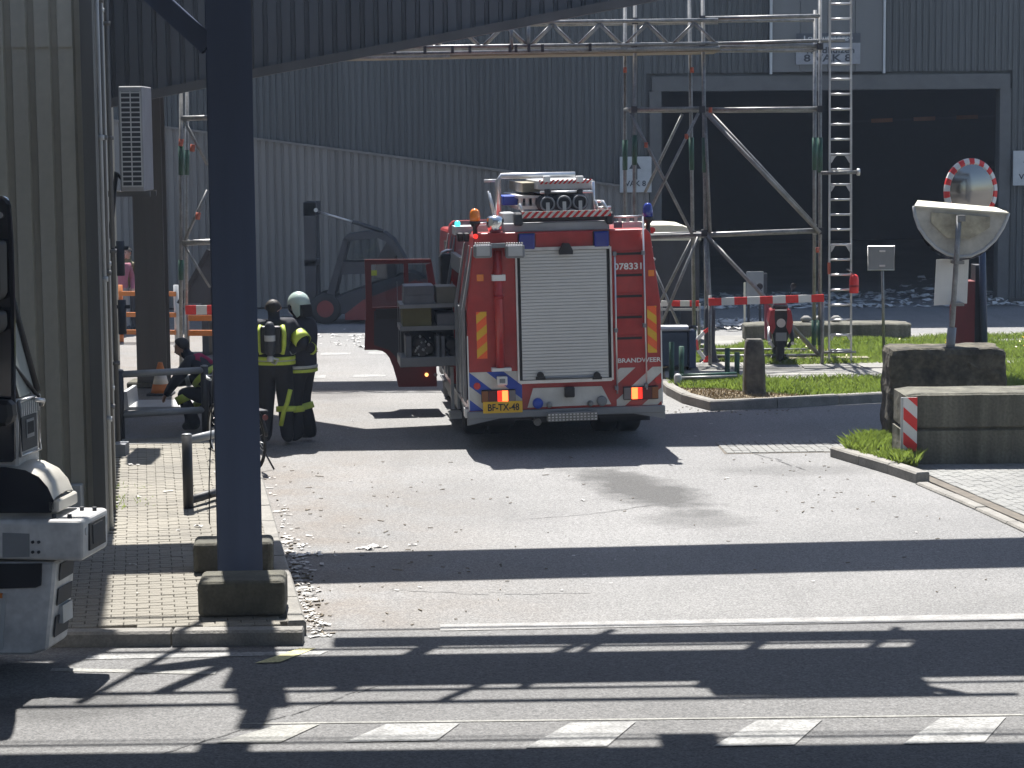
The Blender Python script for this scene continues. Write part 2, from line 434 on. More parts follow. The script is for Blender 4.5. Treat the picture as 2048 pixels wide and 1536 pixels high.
# ================================================================== GROUND
def sheet(name, pts, z, m, parent=None, holes=None):
    mb = MB(); mb.add([(p[0], p[1], z) for p in pts], [list(range(len(pts)))])
    return mb.build(name, m, parent)
struct(sheet('ground', [(-400, -60), (400, -60), (400, 600), (-400, 600)], 0.0, M['ground']))
struct(sheet('road', [(-30, 17.6), (-1.0, 17.95), (4.23, 18.35), (30, 20.6), (30, 52.9), (-30, 52.9)], 0.004, M['asphalt']))
struct(sheet('cross_road', [(-30, 2), (30, 2), (30, 20.5), (4.23, 18.3), (-0.9, 17.95), (-30, 17.58)], 0.008, M['asphalt2']))
g0, g1 = G(880, 1258), G(2048, 1236)
d = (g1 - g0).normalized(); nn = Vector((-d.y, d.x, 0))
struct(sheet('gutter_strip', [g0 - nn * .12, g1 + d * 4 - nn * .12, g1 + d * 4 + nn * .12, g0 + nn * .12], 0.013, mat('pale_gutter', (.25, .247, .24), .8, var=.25, scale=6, fine=.25)))

# ---- painted markings on the cross road
mk = struct(sheet('road_marking', [G(560, 1489), G(640, 1452), G(550, 1455), G(430, 1490)], 0.0145, M['paintold']))
for a, b_, c, e in ((690, 1488, 920, 1450), (1050, 1500, 1272, 1447), (1425, 1497, 1645, 1443), (1805, 1492, 2012, 1438)):
    w = 105 if a > 1000 else 118
    pts = [G(a, b_), G(a + w * 1.55, b_ - 3), G(c, e), G(c - w * 1.25, e + 2)]
    sheet('marking_block', [(p.x, p.y) for p in pts], 0.0145, M['paint'], mk)
p0, p1 = G(480, 1452), G(2048, 1434)
sheet('edge_line', [p0, p1, p1 + Vector((0, .035, 0)), p0 + Vector((0, .035, 0))], 0.0125, M['paintold'], mk)
p0, p1 = G(170, 1322), G(640, 1312)
sheet('kerb_line', [p0, p1, p1 + Vector((0.06, .13, 0)), p0 + Vector((0, .13, 0))], 0.0125, M['paint'], mk)
sheet('yellow_line', [G(510, 1330), G(560, 1328), G(632, 1300), G(600, 1300)], 0.0165, M['yellowpaint'], mk)
p0, p1 = G(100, 1345), G(430, 1352)
sheet('kerb_line', [p0, p1, p1 + Vector((0.0, .09, 0)), p0 + Vector((0, .10, 0))], 0.0125, M['paintold'], mk)
mk2 = struct(sheet('lane_marking', [G(600, 757), G(650, 757), G(652, 751), G(604, 751)], 0.008, M['paint']))
for a, b_, y in ((705, 770, 752), (640, 700, 708), (735, 800, 706)):
    sheet('lane_dash', [G(a, y + 3), G(b_, y + 2), G(b_ + 2, y - 2), G(a + 3, y - 2)], 0.008, M['paint'], mk2)

# ---- tar seams and cracks in the asphalt
def seam_line(name, pts, w, z, m):
    mb = MB(); P_ = [G(x, y) for x, y in pts]
    for i in range(len(P_) - 1):
        n_ = 6
        for k in range(n_):
            a_ = P_[i].lerp(P_[i + 1], k / n_); b_ = P_[i].lerp(P_[i + 1], (k + 1) / n_)
            j = Vector((random.gauss(0, .012), random.gauss(0, .02), 0))
            d_ = (b_ - a_).normalized(); s_ = Vector((-d_.y, d_.x, 0)) * (w * random.uniform(.5, 1.2) / 2)
            mb.add([(p.x, p.y, z) for p in (a_ + j - s_, b_ + j - s_, b_ + j + s_, a_ + j + s_)], [(0, 1, 2, 3)])
    return struct(mb.build(name, m))
seam_line('road_seam', ((1440, 884), (1480, 900), (1545, 918), (1610, 942)), .03, .0075, M['tar'])
seam_line('road_seam', ((1040, 1040), (1180, 1030), (1300, 1012)), .012, .0075, M['tar'])
seam_line('cross_road_crack', ((330, 1510), (480, 1462), (620, 1420), (760, 1372)), .022, .0115, M['tar'])
seam_line('road_seam', ((780, 1180), (980, 1190), (1180, 1186)), .012, .0075, M['tar'])
# ---- kerbs: every stone a part
def kerb_run(name, pts, w, z0, z1, m, length=1.0):
    pts = [Vector((p[0], p[1], 0)) for p in pts]
    root = None; k = 0
    seglen = [(pts[i + 1] - pts[i]).length for i in range(len(pts) - 1)]
    tot = sum(seglen); n = max(1, round(tot / length))
    def at(t):
        t = min(max(t, 0), tot - 1e-6)
        for i, s in enumerate(seglen):
            if t <= s: return pts[i] + (pts[i + 1] - pts[i]) * (t / s)
            t -= s
        return pts[-1]
    for i in range(n):
        a, b = at(tot * i / n), at(tot * (i + 1) / n)
        d = (b - a).normalized(); s = Vector((-d.y, d.x, 0)) * w
        a2, b2 = a + d * .006, b - d * .006
        e = 0.02; zr = random.uniform(-.004, .004)
        mb = MB()
        A = [a2, b2, b2 + s, a2 + s]
        B = [a2 + s * .12 + d * .008, b2 + s * .12 - d * .008, b2 + s * .94 - d * .008, a2 + s * .94 + d * .008]
        mb.add([(p.x, p.y, z0) for p in A] + [(p.x, p.y, z1 - e + zr) for p in A] + [(p.x, p.y, z1 + zr) for p in B],
               [(0, 1, 5, 4), (1, 2, 6, 5), (2, 3, 7, 6), (3, 0, 4, 7), (4, 5, 9, 8), (5, 6, 10, 9), (6, 7, 11, 10), (7, 4, 8, 11), (8, 9, 10, 11)])
        o = mb.build(name if root is None else 'kerb_stone', m, root)
        if root is None: root = struct(o)
    return root
KC = G(612, 1292)
kerb_run('pavement_kerb', [(-9, KC.y - .02), (KC.x - .02, KC.y)], 0.16, -0.05, 0.125, M['kerb'], 1.0)
kerb_run('street_kerb', [RF(1.36, 29.6), RF(1.31, 26), RF(1.25, 21), RF(1.23, 17.9)][::-1], 0.15, -0.05, 0.125, M['kerb'], 1.0)
isl = [G(1318, 776), G(1338, 796), G(1375, 812), G(1420, 822), G(1500, 821), G(1620, 813), G(1780, 804), G(2048, 792), G(2300, 782)]
kerb_run('island_kerb', isl, 0.16, -0.05, 0.15, M['kerb'], 1.0)
rk = [G(1660, 914), G(1700, 926), G(1760, 944), G(1806, 958), G(1832, 968)]
kerb_run('corner_kerb', rk, 0.17, -0.05, 0.13, M['kerb'], 0.9)
kerb_run('paving_border', [G(1832, 970), G(1930, 1012), G(2048, 1066), G(2300, 1190)], 0.14, -0.05, 0.035, M['kerb'], 0.9)

# ---- brick paving: the 300 nearest bricks are parts, the rest one part
def brick_mesh(name, lu, lv, h, m):
    e = 0.006; u, v = lu / 2, lv / 2
    mb = MB()
    mb.add([(-u, -v, 0), (u, -v, 0), (u, v, 0), (-u, v, 0), (-u, -v, h - e), (u, -v, h - e), (u, v, h - e), (-u, v, h - e),
            (-u + e, -v + e, h), (u - e, -v + e, h), (u - e, v - e, h), (-u + e, v - e, h)],
           [(0, 1, 5, 4), (1, 2, 6, 5), (2, 3, 7, 6), (3, 0, 4, 7), (4, 5, 9, 8), (5, 6, 10, 9), (6, 7, 11, 10), (7, 4, 8, 11), (8, 9, 10, 11)])
    return mb
def paving(name, base_pts, zb, spots, lu, lv, h, m, yaw):
    root = struct(sheet(name, base_pts, zb, M['joint']))
    mbp = brick_mesh('brick', lu, lv, h, m)
    me = bpy.data.meshes.new('brick'); me.from_pydata(mbp.v, [], mbp.f); me.materials.append(m); me.update()
    rest = MB()
    spots.sort(key=lambda p: p[1])
    for i, (x, y) in enumerate(spots):
        Mx = Matrix.Translation((x, y, zb - 0.045 + random.uniform(-.0035, .003))) @ Matrix.Rotation(yaw + random.gauss(0, .008), 4, 'Z') @ Matrix.Rotation(random.gauss(0, .008), 4, 'X')
        if i < 300:
            o = bpy.data.objects.new('brick', me); COL.objects.link(o); o.parent = root; o.matrix_basis = Mx
        else:
            rest.add([Mx @ v for v in mbp.v], mbp.f)
    if rest.v: stuff(rest.build('brick_field', m, root))
    return root
sp = []
for i in range(0, 112):
    b = 17.9 + i * .1045
    for j in range(-3, 8):
        a = -.43 + .1 + j * .208 + (.104 if i % 2 else 0)
        p = RF(a, b)
        lim = 1.115 + max(0, (b - 17.9)) * .011
        if p.y > KC.y + .24 and a < lim and (a > -.40 or b < 22.2): sp.append((p.x, p.y))
paving('pavement', [RF(-4, 18.9), (KC.x - 3.5, KC.y + .13), (KC.x - .1, KC.y + .13), RF(1.12, 18), RF(1.24, 29), RF(-.6, 29)], 0.075, sp, .203, .1005, .09, M['brick'], YAW)
kerb_run('pavement_end_kerb', [RF(-.43, 28.95), RF(1.2, 28.95)], .16, -.05, .125, M['concrete'], .9)
sp = []
q0 = [G(1832, 968), G(2048, 1064), G(2300, 1188)]
for i in range(0, 60):
    for j in range(0, 34):
        a = 8.72 + j * .1045; b = 19.2 + i * .2075 + (.104 if j % 2 else 0)
        p = RF(a, b)
        if p.y > 27.0 or a < 8.95 - max(0, 23.5 - b) * 0.0: continue
        sp.append((p.x, p.y))
paving('block_paving', [RF(8.83, 18), RF(12.4, 18), RF(12.4, 26.6), RF(8.85, 25.6)], 0.025, [s for s in sp if s[1] > 21.0 and s[1] < 26.95], .1, .203, .06, M['brick2'], YAW)
sp = []
for i in range(22):
    for j in range(0, 5):
        p = G(1450, 897) + Vector((1, .06, 0)) * (i * .103) + Vector((-.06, 1, 0)) * (j * .207 - .4)
        sp.append((p.x, p.y))
paving('crossing_paving', [(sp[0][0] - .08, sp[0][1] - .15), (sp[0][0] + 2.3, sp[0][1] + .0), (sp[0][0] + 2.3, sp[0][1] + 1.0), (sp[0][0] - .1, sp[0][1] + .9)], 0.007, sp, .096, .2, .055, M['brick2'], R(3.4))

# ---- island: soil, turf, path
inner = [G(1330, 776), G(1342, 792), G(1380, 808), G(1424, 817), G(1500, 816), G(1620, 808), G(1780, 799), G(2048, 787), G(2300, 777)]
top = [(p.x, p.y) for p in inner]
back = [(14.5, 44.2), (4.2, 42.4), (2.6, 40.0)]
struct(sheet('island_soil', top + back, 0.11, M['soil']))
tf = [G(1335, 768, .12), G(1372, 776, .12), G(1440, 776, .12), G(1500, 783, .12), G(1590, 789, .12), G(1680, 792, .12), G(1780, 787, .12), G(2048, 777, .12), G(2300, 768, .12)]
turf_poly = [(p.x, p.y) for p in tf] + [(14.4, 43.6), (4.6, 42.0), (2.9, 39.9)]
struct(sheet('turf', turf_poly, 0.116, M['turf']))
path_poly = [(p.x, p.y) for p in (G(1330, 757, .12), G(1480, 760, .12), G(1790, 757, .12), G(2300, 742, .12), G(2300, 722, .12), G(1790, 727, .12), G(1560, 732, .12), G(1420, 722, .12), G(1330, 735, .12))]
root = struct(sheet('path', path_poly, 0.122, M['concrete']))
for i in range(9):
    x = 2.9 + i * .98
    y = 37.2 + random.uniform(-.03, .03)
    MB().box(x, x + .95, y, y + .95, .09, .136 + random.uniform(-.003, .006)).build('paving_slab', M['concrete'], root)
far_path = [(p.x, p.y) for p in (G(1400, 690, .12), G(1480, 700, .12), G(1540, 690, .12), G(2300, 676, .12), G(2300, 662, .12), G(1420, 672, .12))]
struct(sheet('far_kerb_strip', far_path, 0.125, M['concrete']))
cg = [G(1690, 915), G(1740, 931), G(1800, 948), G(1835, 948), G(1835, 925), G(1800, 880), G(1760, 884)]
struct(sheet('corner_turf', [(p.x, p.y) for p in cg], 0.10, M['turf']))

def in_poly(x, y, pl):
    c = False
    for i in range(len(pl)):
        x1, y1 = pl[i - 1]; x2, y2 = pl[i]
        if (y1 > y) != (y2 > y) and x < (x2 - x1) * (y - y1) / (y2 - y1) + x1: c = not c
    return c
def grass(name, poly, n, z, hmin, hmax, avoid=(), m='blade'):
    xs = [p[0] for p in poly]; ys = [p[1] for p in poly]
    mb = MB(); k = 0; tries = 0
    while k < n and tries < n * 6:
        tries += 1
        x, y = random.uniform(min(xs), max(xs)), random.uniform(min(ys), max(ys))
        if not in_poly(x, y, poly) or any(in_poly(x, y, a) for a in avoid): continue
        nz = noise.noise(Vector((x * .9, y * .9, 3)))
        if nz < -.25 and random.random() < .75: continue
        h = random.uniform(hmin, hmax) * (1 + .7 * nz); w = random.uniform(.007, .014)
        t = random.uniform(0, 6.28); c, s = math.cos(t) * w, math.sin(t) * w
        lx, ly = random.gauss(0, .4) * h, random.gauss(0, .4) * h
        mb.add([(x - c, y - s, z), (x + c, y + s, z), (x + lx * .4 + c * .5, y + ly * .4 + s * .5, z + h * .6), (x + lx, y + ly, z + h)], [(0, 1, 2), (0, 2, 3)])
        k += 1
    return stuff(tag(mb.build(name, M[m]), None))
tag(grass('grass', turf_poly, 90000, .11, .04, .12, (path_poly,)), 'short sunlit green grass on the kerbed island', 'grass')
tag(grass('grass', [(p.x, p.y) for p in cg], 5000, .09, .06, .17), 'tuft of long grass beside the concrete barrier corner', 'grass')
tag(grass('dry_grass', top + [(12, 38.5), (2.6, 38.5)], 9000, .105, .015, .05, (turf_poly, path_poly), 'dryblade'), 'dry straw coloured grass on bare soil along island kerb', 'grass')
rg = [(p.x, p.y) for p in (G(2012, 800, .1), G(2120, 800, .1), G(2120, 740, .1), G(2012, 740, .1))]
tag(grass('grass', rg, 5000, .10, .08, .22), 'taller grass beside the mossy block', 'grass')
mb = MB()
for i in range(45):
    x, y = random.uniform(4.6, 12.5), random.uniform(38.6, 42.2)
    if in_poly(x, y, turf_poly) and not in_poly(x, y, path_poly):
        mb.disc((x, y, .16 + random.random() * .05), (random.gauss(0, .3), -.5, 1), .014, .006, 6)
stuff(tag(mb.build('dandelions', M['reflY']), 'yellow dandelion heads scattered in the island grass', 'flowers'))
mb = MB()
for i in range(90):
    p = RF(random.uniform(-.42, -.25) if random.random() < .6 else random.uniform(-.4, .1), random.choice([24.2, 24.6, 25.4, 23.9]) + random.gauss(0, .12), .12)
    h = random.uniform(.015, .05); w = .005
    mb.add([p + Vector((-w, 0, 0)), p + Vector((w, 0, 0)), p + Vector((random.gauss(0, .03), random.gauss(0, .03), h))], [(0, 1, 2)])
stuff(tag(mb.build('pavement_weeds', M['blade']), 'small weeds growing in pavement joints by the wall', 'weeds'))
# ================================================================== BUILDINGS
def corr(P0, U, N, width, pitch, depth, zb, zt, duty=.60):
    """ribbed sheet from P0 along U; N points to the viewer; zb, zt are functions of u or numbers"""
    fb = zb if callable(zb) else (lambda u: zb)
    ft = zt if callable(zt) else (lambda u: zt)
    P0, U, N = Vector(P0), Vector(U), Vector(N)
    us = []; u = 0.0
    while u < width - 1e-4:
        for q, o in ((0, 0), (duty, 0), (duty + .07, -depth), (.93, -depth)):
            if u + q * pitch <= width + 1e-6: us.append((u + q * pitch, o))
        u += pitch
    us.append((width, us[-1][1] if us[-1][1] < 0 and abs(width / pitch - round(width / pitch)) > .02 else 0))
    mb = MB(); vs = []
    for u, o in us:
        p = P0 + U * u + N * o
        vs += [(p.x, p.y, fb(u)), (p.x, p.y, ft(u))]
    mb.add(vs, [(2 * i, 2 * i + 2, 2 * i + 3, 2 * i + 1) for i in range(len(us) - 1)])
    return mb
X1, Y1, NV = Vector((1, 0, 0)), Vector((0, 1, 0)), Vector((0, -1, 0))

# ---- far warehouse with the tall door
FY = 53.0
wh = thing('warehouse', 'large slate grey sheet clad warehouse with tall dark open doorway', 'building', (0, FY, 0))
dx0, dx1 = W(1323, 400, FY).x, W(1996, 400, FY).x
dz = W(1660, 180, FY).z
WHH = 12.0
mb = MB()
mb.box(-26, dx0, FY + .14, FY + .4, 0, WHH); mb.box(dx1, 24, FY + .14, FY + .4, 0, WHH); mb.box(dx0, dx1, FY + .14, FY + .4, dz, WHH)
mb.build('wall', M['cladF'], wh, True)
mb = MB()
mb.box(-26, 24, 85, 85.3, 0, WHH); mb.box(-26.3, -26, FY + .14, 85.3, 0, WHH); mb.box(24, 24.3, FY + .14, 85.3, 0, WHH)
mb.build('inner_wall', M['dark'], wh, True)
MB().box(-26.4, 24.4, FY - .25, 85.4, WHH, WHH + .3).build('roof', M['cladF'], wh, True)
xs = -26.0
def slope_top(x):                               # shadow edge on the wall; paler sheets below stand in for sunlight
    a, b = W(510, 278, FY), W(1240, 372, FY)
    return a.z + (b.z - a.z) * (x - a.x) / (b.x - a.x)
def add_pan(x0, x1, z0, z1):
    x = x0
    while x < x1 - .05:
        w = min(1.0, x1 - x)
        corr((x, FY, 0), X1, NV, w, .15, .03, z0, z1, .55).build('cladding_panel', M['cladF'], wh, True)
        x += 1.0
add_pan(-16, dx0 - .35, 0.1, WHH)
add_pan(dx0 - .35, dx1 + .3, dz + .42, WHH)
add_pan(dx1 + .3, 17, 0.1, WHH)
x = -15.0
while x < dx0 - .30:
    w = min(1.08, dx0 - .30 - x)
    corr((x, FY - .14, 0), X1, NV, w, .18, .03, .05, (lambda x_: (lambda u: slope_top(x_ + u)))(x), .58).build('lit_band_panel', M['cladLit'], wh, True)
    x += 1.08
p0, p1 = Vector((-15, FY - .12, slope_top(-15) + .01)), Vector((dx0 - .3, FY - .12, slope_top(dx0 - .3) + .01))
MB().bar(p0, p1, .16, .05).build('lit_band_edge', M['cladLit'], wh, True)
MB().box(dx0 - .22, dx1 + .22, FY - .10, FY + .14, dz, dz + .34).build('door_header', M['trim'], wh, True)
MB().box(dx0 - .28, dx0, FY - .08, FY + .16, 0, dz).build('door_jamb', M['trim'], wh, True)
MB().box(dx1, dx1 + .26, FY - .08, FY + .16, 0, dz).build('door_jamb', M['trim'], wh, True)
# orange strip inside the doorway
mb = MB()
a, b = W(1708, 243, 58), W(1992, 232, 58)
mb.bar(a, b, .03, .05, mi=0)
for i in range(3):
    q0 = a + (b - a) * (.12 + i * .3); q1 = a + (b - a) * (.27 + i * .3)
    mb.bar(q0 + Vector((0, -.03, 0)), q1 + Vector((0, -.03, 0)), .03, .1, mi=1)
mb.build('inner_rail', [M['machine'], mat('dull_orange', (.20, .085, .04), .6)], wh, True)
# pale sliding panel above the door, in upright sheets
bx0, bx1 = W(1545, 60, FY - .2).x, W(1766, 60, FY - .2).x
bz = W(1650, 143, FY - .2).z
n = 4
for i in range(n):
    w = (bx1 - bx0) / n
    MB().box(bx0 + i * w + .006, bx0 + (i + 1) * w - .006, FY - .2, FY - .12, bz, bz + 3.2).build('panel_sheet', M['board'], wh, True)
MB().box(bx0 - .06, bx0 - .005, FY - .24, FY - .1, bz - .05, bz + 3.2).build('panel_frame', M['greylt'], wh, True)
MB().box(bx1 + .005, bx1 + .06, FY - .24, FY - .1, bz - .05, bz + 3.2).build('panel_frame', M['greylt'], wh, True)
def XZ(o, y):                                   # u right, v up, w toward the viewer
    return lambda u, v, w: Vector((o.x + u, y - w, o.z + v))
# the sign over the door
s0, s1 = W(1592, 129, FY - .26), W(1721, 66, FY - .26)
sg = thing('warehouse_sign', 'white sign with dark top strip hung above the tall doorway', 'sign', (s0.x, FY - .26, s0.z))
zm = W(1650, 86, FY - .26).z
MB().box(s0.x, s1.x, FY - .26, FY - .21, s0.z, zm).build('sign_face', mat('sign_white', (.24, .245, .26), .5), sg, True)
MB().box(s0.x, s1.x, FY - .265, FY - .21, zm + .004, s1.z).build('sign_strip', mat('sign_dark', (.05, .055, .065), .5), sg, True)
WT = s1.x - s0.x
text_mb('Lo- nutsaegge', .12, XZ(Vector((s0.x + .18, 0, zm + .05)), FY - .266), .005, WT * .76).build('lettering', M['greylt'], sg, True)
text_mb('Rotdhuizen', .15, XZ(Vector((s0.x + .25, 0, zm - .24)), FY - .261), .005, WT * .74).build('lettering', M['machine'], sg, True)
text_mb('8 VAK 8', .17, XZ(Vector((s0.x + .18, 0, s0.z + .06)), FY - .261), .005, WT * .74).build('lettering', M['machine'], sg, True)
def vak(x0, x1, y0, y1, label, txt):
    Yv = FY - .22
    a, b = W(x0, y1, Yv), W(x1, y0, Yv)
    t = thing('bay_sign', label, 'sign', (a.x, Yv, a.z))
    MB().box(a.x, b.x, Yv, Yv + .05, a.z, b.z).build('sign_face', M['greylt'], t, True)
    w, h = b.x - a.x, b.z - a.z
    text_mb(txt, h * .16, XZ(Vector((a.x + w * .16, 0, a.z + h * .17)), Yv), .005, w * .66).build('lettering', M['machine'], t, True)
    cx = a.x + w * .48
    mb = MB()
    mb.prism([(cx - w * .07, a.z + h * .36), (cx + w * .07, a.z + h * .36), (cx + w * .07, a.z + h * .66), (cx + w * .19, a.z + h * .66), (cx, a.z + h * .94), (cx - w * .19, a.z + h * .66), (cx - w * .07, a.z + h * .66)],
             lambda u, v, w_: Vector((u, Yv - w_, v)), 0.001, .006)
    mb.build('arrow', M['machine'], t, True)
vak(1240, 1303, 313, 385, 'white VAK 8 sign with black arrow on warehouse wall behind scaffolding', 'VAK 8')
vak(2026, 2096, 301, 371, 'white VAK 9 sign on warehouse wall right of the doorway', 'VAK 9')

# ---- left building
CB = RF(-.43, 22.35)
lb = thing('shed', 'brown grey ribbed sheet building at the pavement with dark corner trim', 'building', (CB.x, CB.y, 0))
LBH = 9.0
seam = W(90, 90, CB.y).z
for i in range(5):
    x1 = CB.x - .10 - i * .90
    for z0, z1, off in ((0.05, seam, 0), (seam - .02, LBH, .012)):
        corr((x1 - .9, CB.y - off, 0), X1, NV, .90, .225, .055, z0, z1, .62).build('cladding_panel', M['cladL'], lb, True)
MB().box(CB.x - 5.0, CB.x - .02, CB.y + .08, CB.y + .3, 0, LBH).build('wall', M['cladLd'], lb, True)
MB().box(CB.x - .10, CB.x + .02, CB.y - .05, CB.y + .10, 0.02, LBH).build('corner_trim', M['cladLd'], lb, True)
L = 17.5
for i in range(18):
    corr(CB + RV * (.1 + i * .97), RV, QV, .97, .225, .05, .05, LBH, .6).build('side_panel', M['cladL'], lb, True)
a = CB + QV * -.07
MB().bar(a + RV * .1 + Vector((0, 0, LBH / 2)) - QV * .1, a + RV * L + Vector((0, 0, LBH / 2)) - QV * .1, .18, LBH).build('side_wall', M['cladLd'], lb, True)
pr = [CB + Vector((.02, 0, 0)), CB + RV * L, CB + RV * L - QV * 6, CB - QV * 6]
mb = MB(); mb.prism([(p.x, p.y) for p in pr], lambda u, v, w: Vector((u, v, w)), LBH, LBH + .2)
mb.build('roof', M['cladLd'], lb, True)
for (aa, bb, r, m) in ((.05, .35, .025, 'greylt'), (.06, 1.4, .03, 'trim'), (.05, 3.2, .022, 'greylt'), (.07, 6.1, .03, 'trim')):
    p = CB + QV * aa + RV * bb
    mb = MB(); mb.tube(p, p + Vector((0, 0, LBH)), r, 8)
    for z in (1.2, 2.6, 4.0, 5.4): mb.tube(p + Vector((0, 0, z)), p + Vector((0, 0, z + .05)), r * 1.7, 8)
    mb.build('conduit', M[m], lb, True)
for bb, z0 in ((10.6, 2.05), (10.6, 1.2)):
    p = CB + QV * .12 + RV * bb
    mb = MB(); mb.tube(p + Vector((0, 0, z0)), p + Vector((0, 0, z0 + .5)), .06, 10); mb.bar(p + Vector((-.1, 0, z0 + .4)), p + Vector((.12, 0, z0 + .4)), .05, .05)
    mb.build('wall_lamp', M['machine'], lb, True)
p = CB + QV * .06 + RV * 5.6
MB().box(p.x - .06, p.x + .1, p.y, p.y + .3, .12, .26).build('wall_box', M['grey'], lb, True)
p = W(152, 1000, 21.9)
MB().box(p.x - .06, p.x + .07, CB.y - .16, CB.y - .03, p.z - .2, p.z + .16).build('meter_box', M['greylt'], lb, True, bevel=.01)

# ---- air conditioner on the side wall
AY = 29.2
a0, a1 = W(242, 383, AY), W(284, 172, AY)
ac = thing('air_conditioner', 'tall pale grey air conditioner unit mounted high on the shed side', 'air conditioner', (a0.x, AY, a0.z))
MB().box(a0.x, a1.x, AY, AY + .75, a0.z, a1.z).build('casing', mat('unit_casing', (.27, .27, .28), .5, var=.12), ac, True, bevel=.012)
gw = (a1.x - a0.x) * .92
MB().box(a0.x + .03, a0.x + gw, AY - .012, AY - .004, a0.z + .06, a1.z - .07).build('coil_face', M['machine'], ac, True)
for i in range(20):
    z = a0.z + .07 + (a1.z - a0.z - .15) * i / 19
    MB().box(a0.x + .03, a0.x + gw, AY - .03, AY - .0125, z - .012, z + .006).build('grille_bar', M['greylt'], ac, True)
for x in (a0.x + .03, a0.x + .03 + (gw - .03) * .5, a0.x + gw):
    MB().box(x - .008, x + .008, AY - .034, AY - .0305, a0.z + .06, a1.z - .07).build('grille_post', M['greylt'], ac, True)
mb = MB(); mb.box(a0.x - .3, a1.x + .05, AY + .1, AY + .16, a0.z - .07, a0.z - .005); mb.box(a0.x - .3, a1.x + .05, AY + .6, AY + .66, a0.z - .07, a0.z - .005)
mb.build('bracket', M['trim'], ac, True)
mb = MB(); mb.path([Vector((a0.x + .05, AY + .05, a0.z + .1)), Vector((a0.x - .05, AY - .02, a0.z + .25)), Vector((a0.x - .12, AY, a0.z - .3)), Vector((a0.x - .2, AY + .2, a0.z - .6))], .03, 7)
mb.build('pipe', M['black'], ac, True)

# ---- canopy: sloping ribbed fascia, roof, rear column
def PLN(px, py, p0, n):
    d = ray(px, py); n = Vector(n)
    return CAMC + d * ((Vector(p0) - CAMC).dot(n) / d.dot(n))
CU = Vector((1, .03, 0)).normalized(); CN = Vector((CU.y, -CU.x, 0)); C0 = Vector((0, 32.6, 0))
edge = [PLN(x, y, C0, CN) for x, y in ((150, 226), (410, 173), (510, 152), (900, 79), (1300, 1), (1900, -118))]
CTOP = 6.9
cn = thing('canopy', 'dark ribbed canopy gable with rising lower edge hung across the street', 'canopy', (edge[0].x, edge[0].y, 0))
def edge_z(pu):
    us = [(e - C0).dot(CU) for e in edge]
    for i in range(len(us) - 1):
        if pu <= us[i + 1] or i == len(us) - 2:
            t = (pu - us[i]) / (us[i + 1] - us[i]); return edge[i].z + (edge[i + 1].z - edge[i].z) * t
u = (edge[0] - C0).dot(CU); ue = (edge[-1] - C0).dot(CU)
while u < ue:
    w = min(.99, ue - u)
    corr(C0 + CU * u, CU, CN, w, .198, .05, (lambda u_: (lambda t: min(edge_z(u_ + t), CTOP - .01)))(u), CTOP, .62).build('fascia_panel', M['cladC'], cn, True)
    u += .99
mb = MB()
for i in range(len(edge) - 1):
    p, q = edge[i].copy(), edge[i + 1].copy(); mb.bar(p + CN * .02 + Vector((0, 0, .04)), q + CN * .02 + Vector((0, 0, .04)), .14, .13)
mb.build('edge_trim', M['browncol'], cn, True)
rp = [(-9.0, 32.25), (9.5, 32.75), (9.5, 37.9), (5.0, 37.0), (-2.6, 34.5), (-4.4, 36.6), (-9, 37.0)]
mb = MB(); mb.prism(rp, lambda u, v, w: Vector((u, v, w)), CTOP + .003, CTOP + .2)
mb.build('roof', M['cladC'], cn, True)
cp = G(305, 775)
mb = MB(); mb.box(cp.x - .24, cp.x + .24, cp.y - .02, cp.y + .01, 0, CTOP); mb.box(cp.x - .24, cp.x + .24, cp.y + .4, cp.y + .43, 0, CTOP); mb.box(cp.x - .03, cp.x + .03, cp.y + .01, cp.y + .4, 0, CTOP)
mb.box(cp.x - .24, cp.x - .2, cp.y + .01, cp.y + .05, 0, CTOP)
mb.build('column', M['browncol'], cn, True)
MB().box(cp.x - .4, cp.x + .4, cp.y - .12, cp.y + .55, 0, .1).build('column_base', M['plinth'], cn, True, bevel=.02)
MB().box(9.0, 9.4, 35.2, 35.6, 0, CTOP).build('column', M['browncol'], cn, True)

# ---- blue column and the overhead pipe bridge it carries (bridge is above the picture, its shadow is not)
bc = RF(.78, 19.75)
st = thing('steel_column', 'dark blue painted steel column standing between two concrete plinths', 'column', (bc.x, bc.y, .1), YAW)
H0 = 7.2
mb = MB(); mb.box(-.19, .19, -.21, -.185, 0, H0); mb.box(-.19, .19, .185, .21, 0, H0); mb.box(-.012, .012, -.185, .185, 0, H0)
mb.build('web_and_flanges', M['bluesteel'], st)
mb = MB(); mb.box(-.24, .24, -.27, .27, 0, .03)
mb.build('base_plate', M['bluesteel'], st)
for sx in (-.15, -.05, .05, .15):
    MB().disc((sx, -.24, .03), (0, 0, 1), .02, .04, 8).build('anchor_bolt', M['galv'], st)
p0, p1 = W(418, 92, 19.6), W(250, -62, 19.6)
Mi = st.matrix_basis.inverted()
mb = MB(); mb.bar(Mi @ p0, Mi @ p1, .14, .17); mb.bar(Mi @ (p0 + Vector((0, -.07, .09))), Mi @ (p1 + Vector((0, -.07, .09))), .05, .03)
mb.build('brace', M['bluesteel'], st)
mb = MB(); q = [Vector((-.26, -.1, .55 + .0)), Vector((-.255, -.1, .9)), Vector((-.22, -.1, 1.5)), Vector((-.20, -.1, 1.9))]
mb.path(q, .006, 5); mb.lathe([(.004, -.04), (.018, 0), (.004, .04)], (-.256, -.1, .8), 8)
mb.build('cord', M['machine'], st)
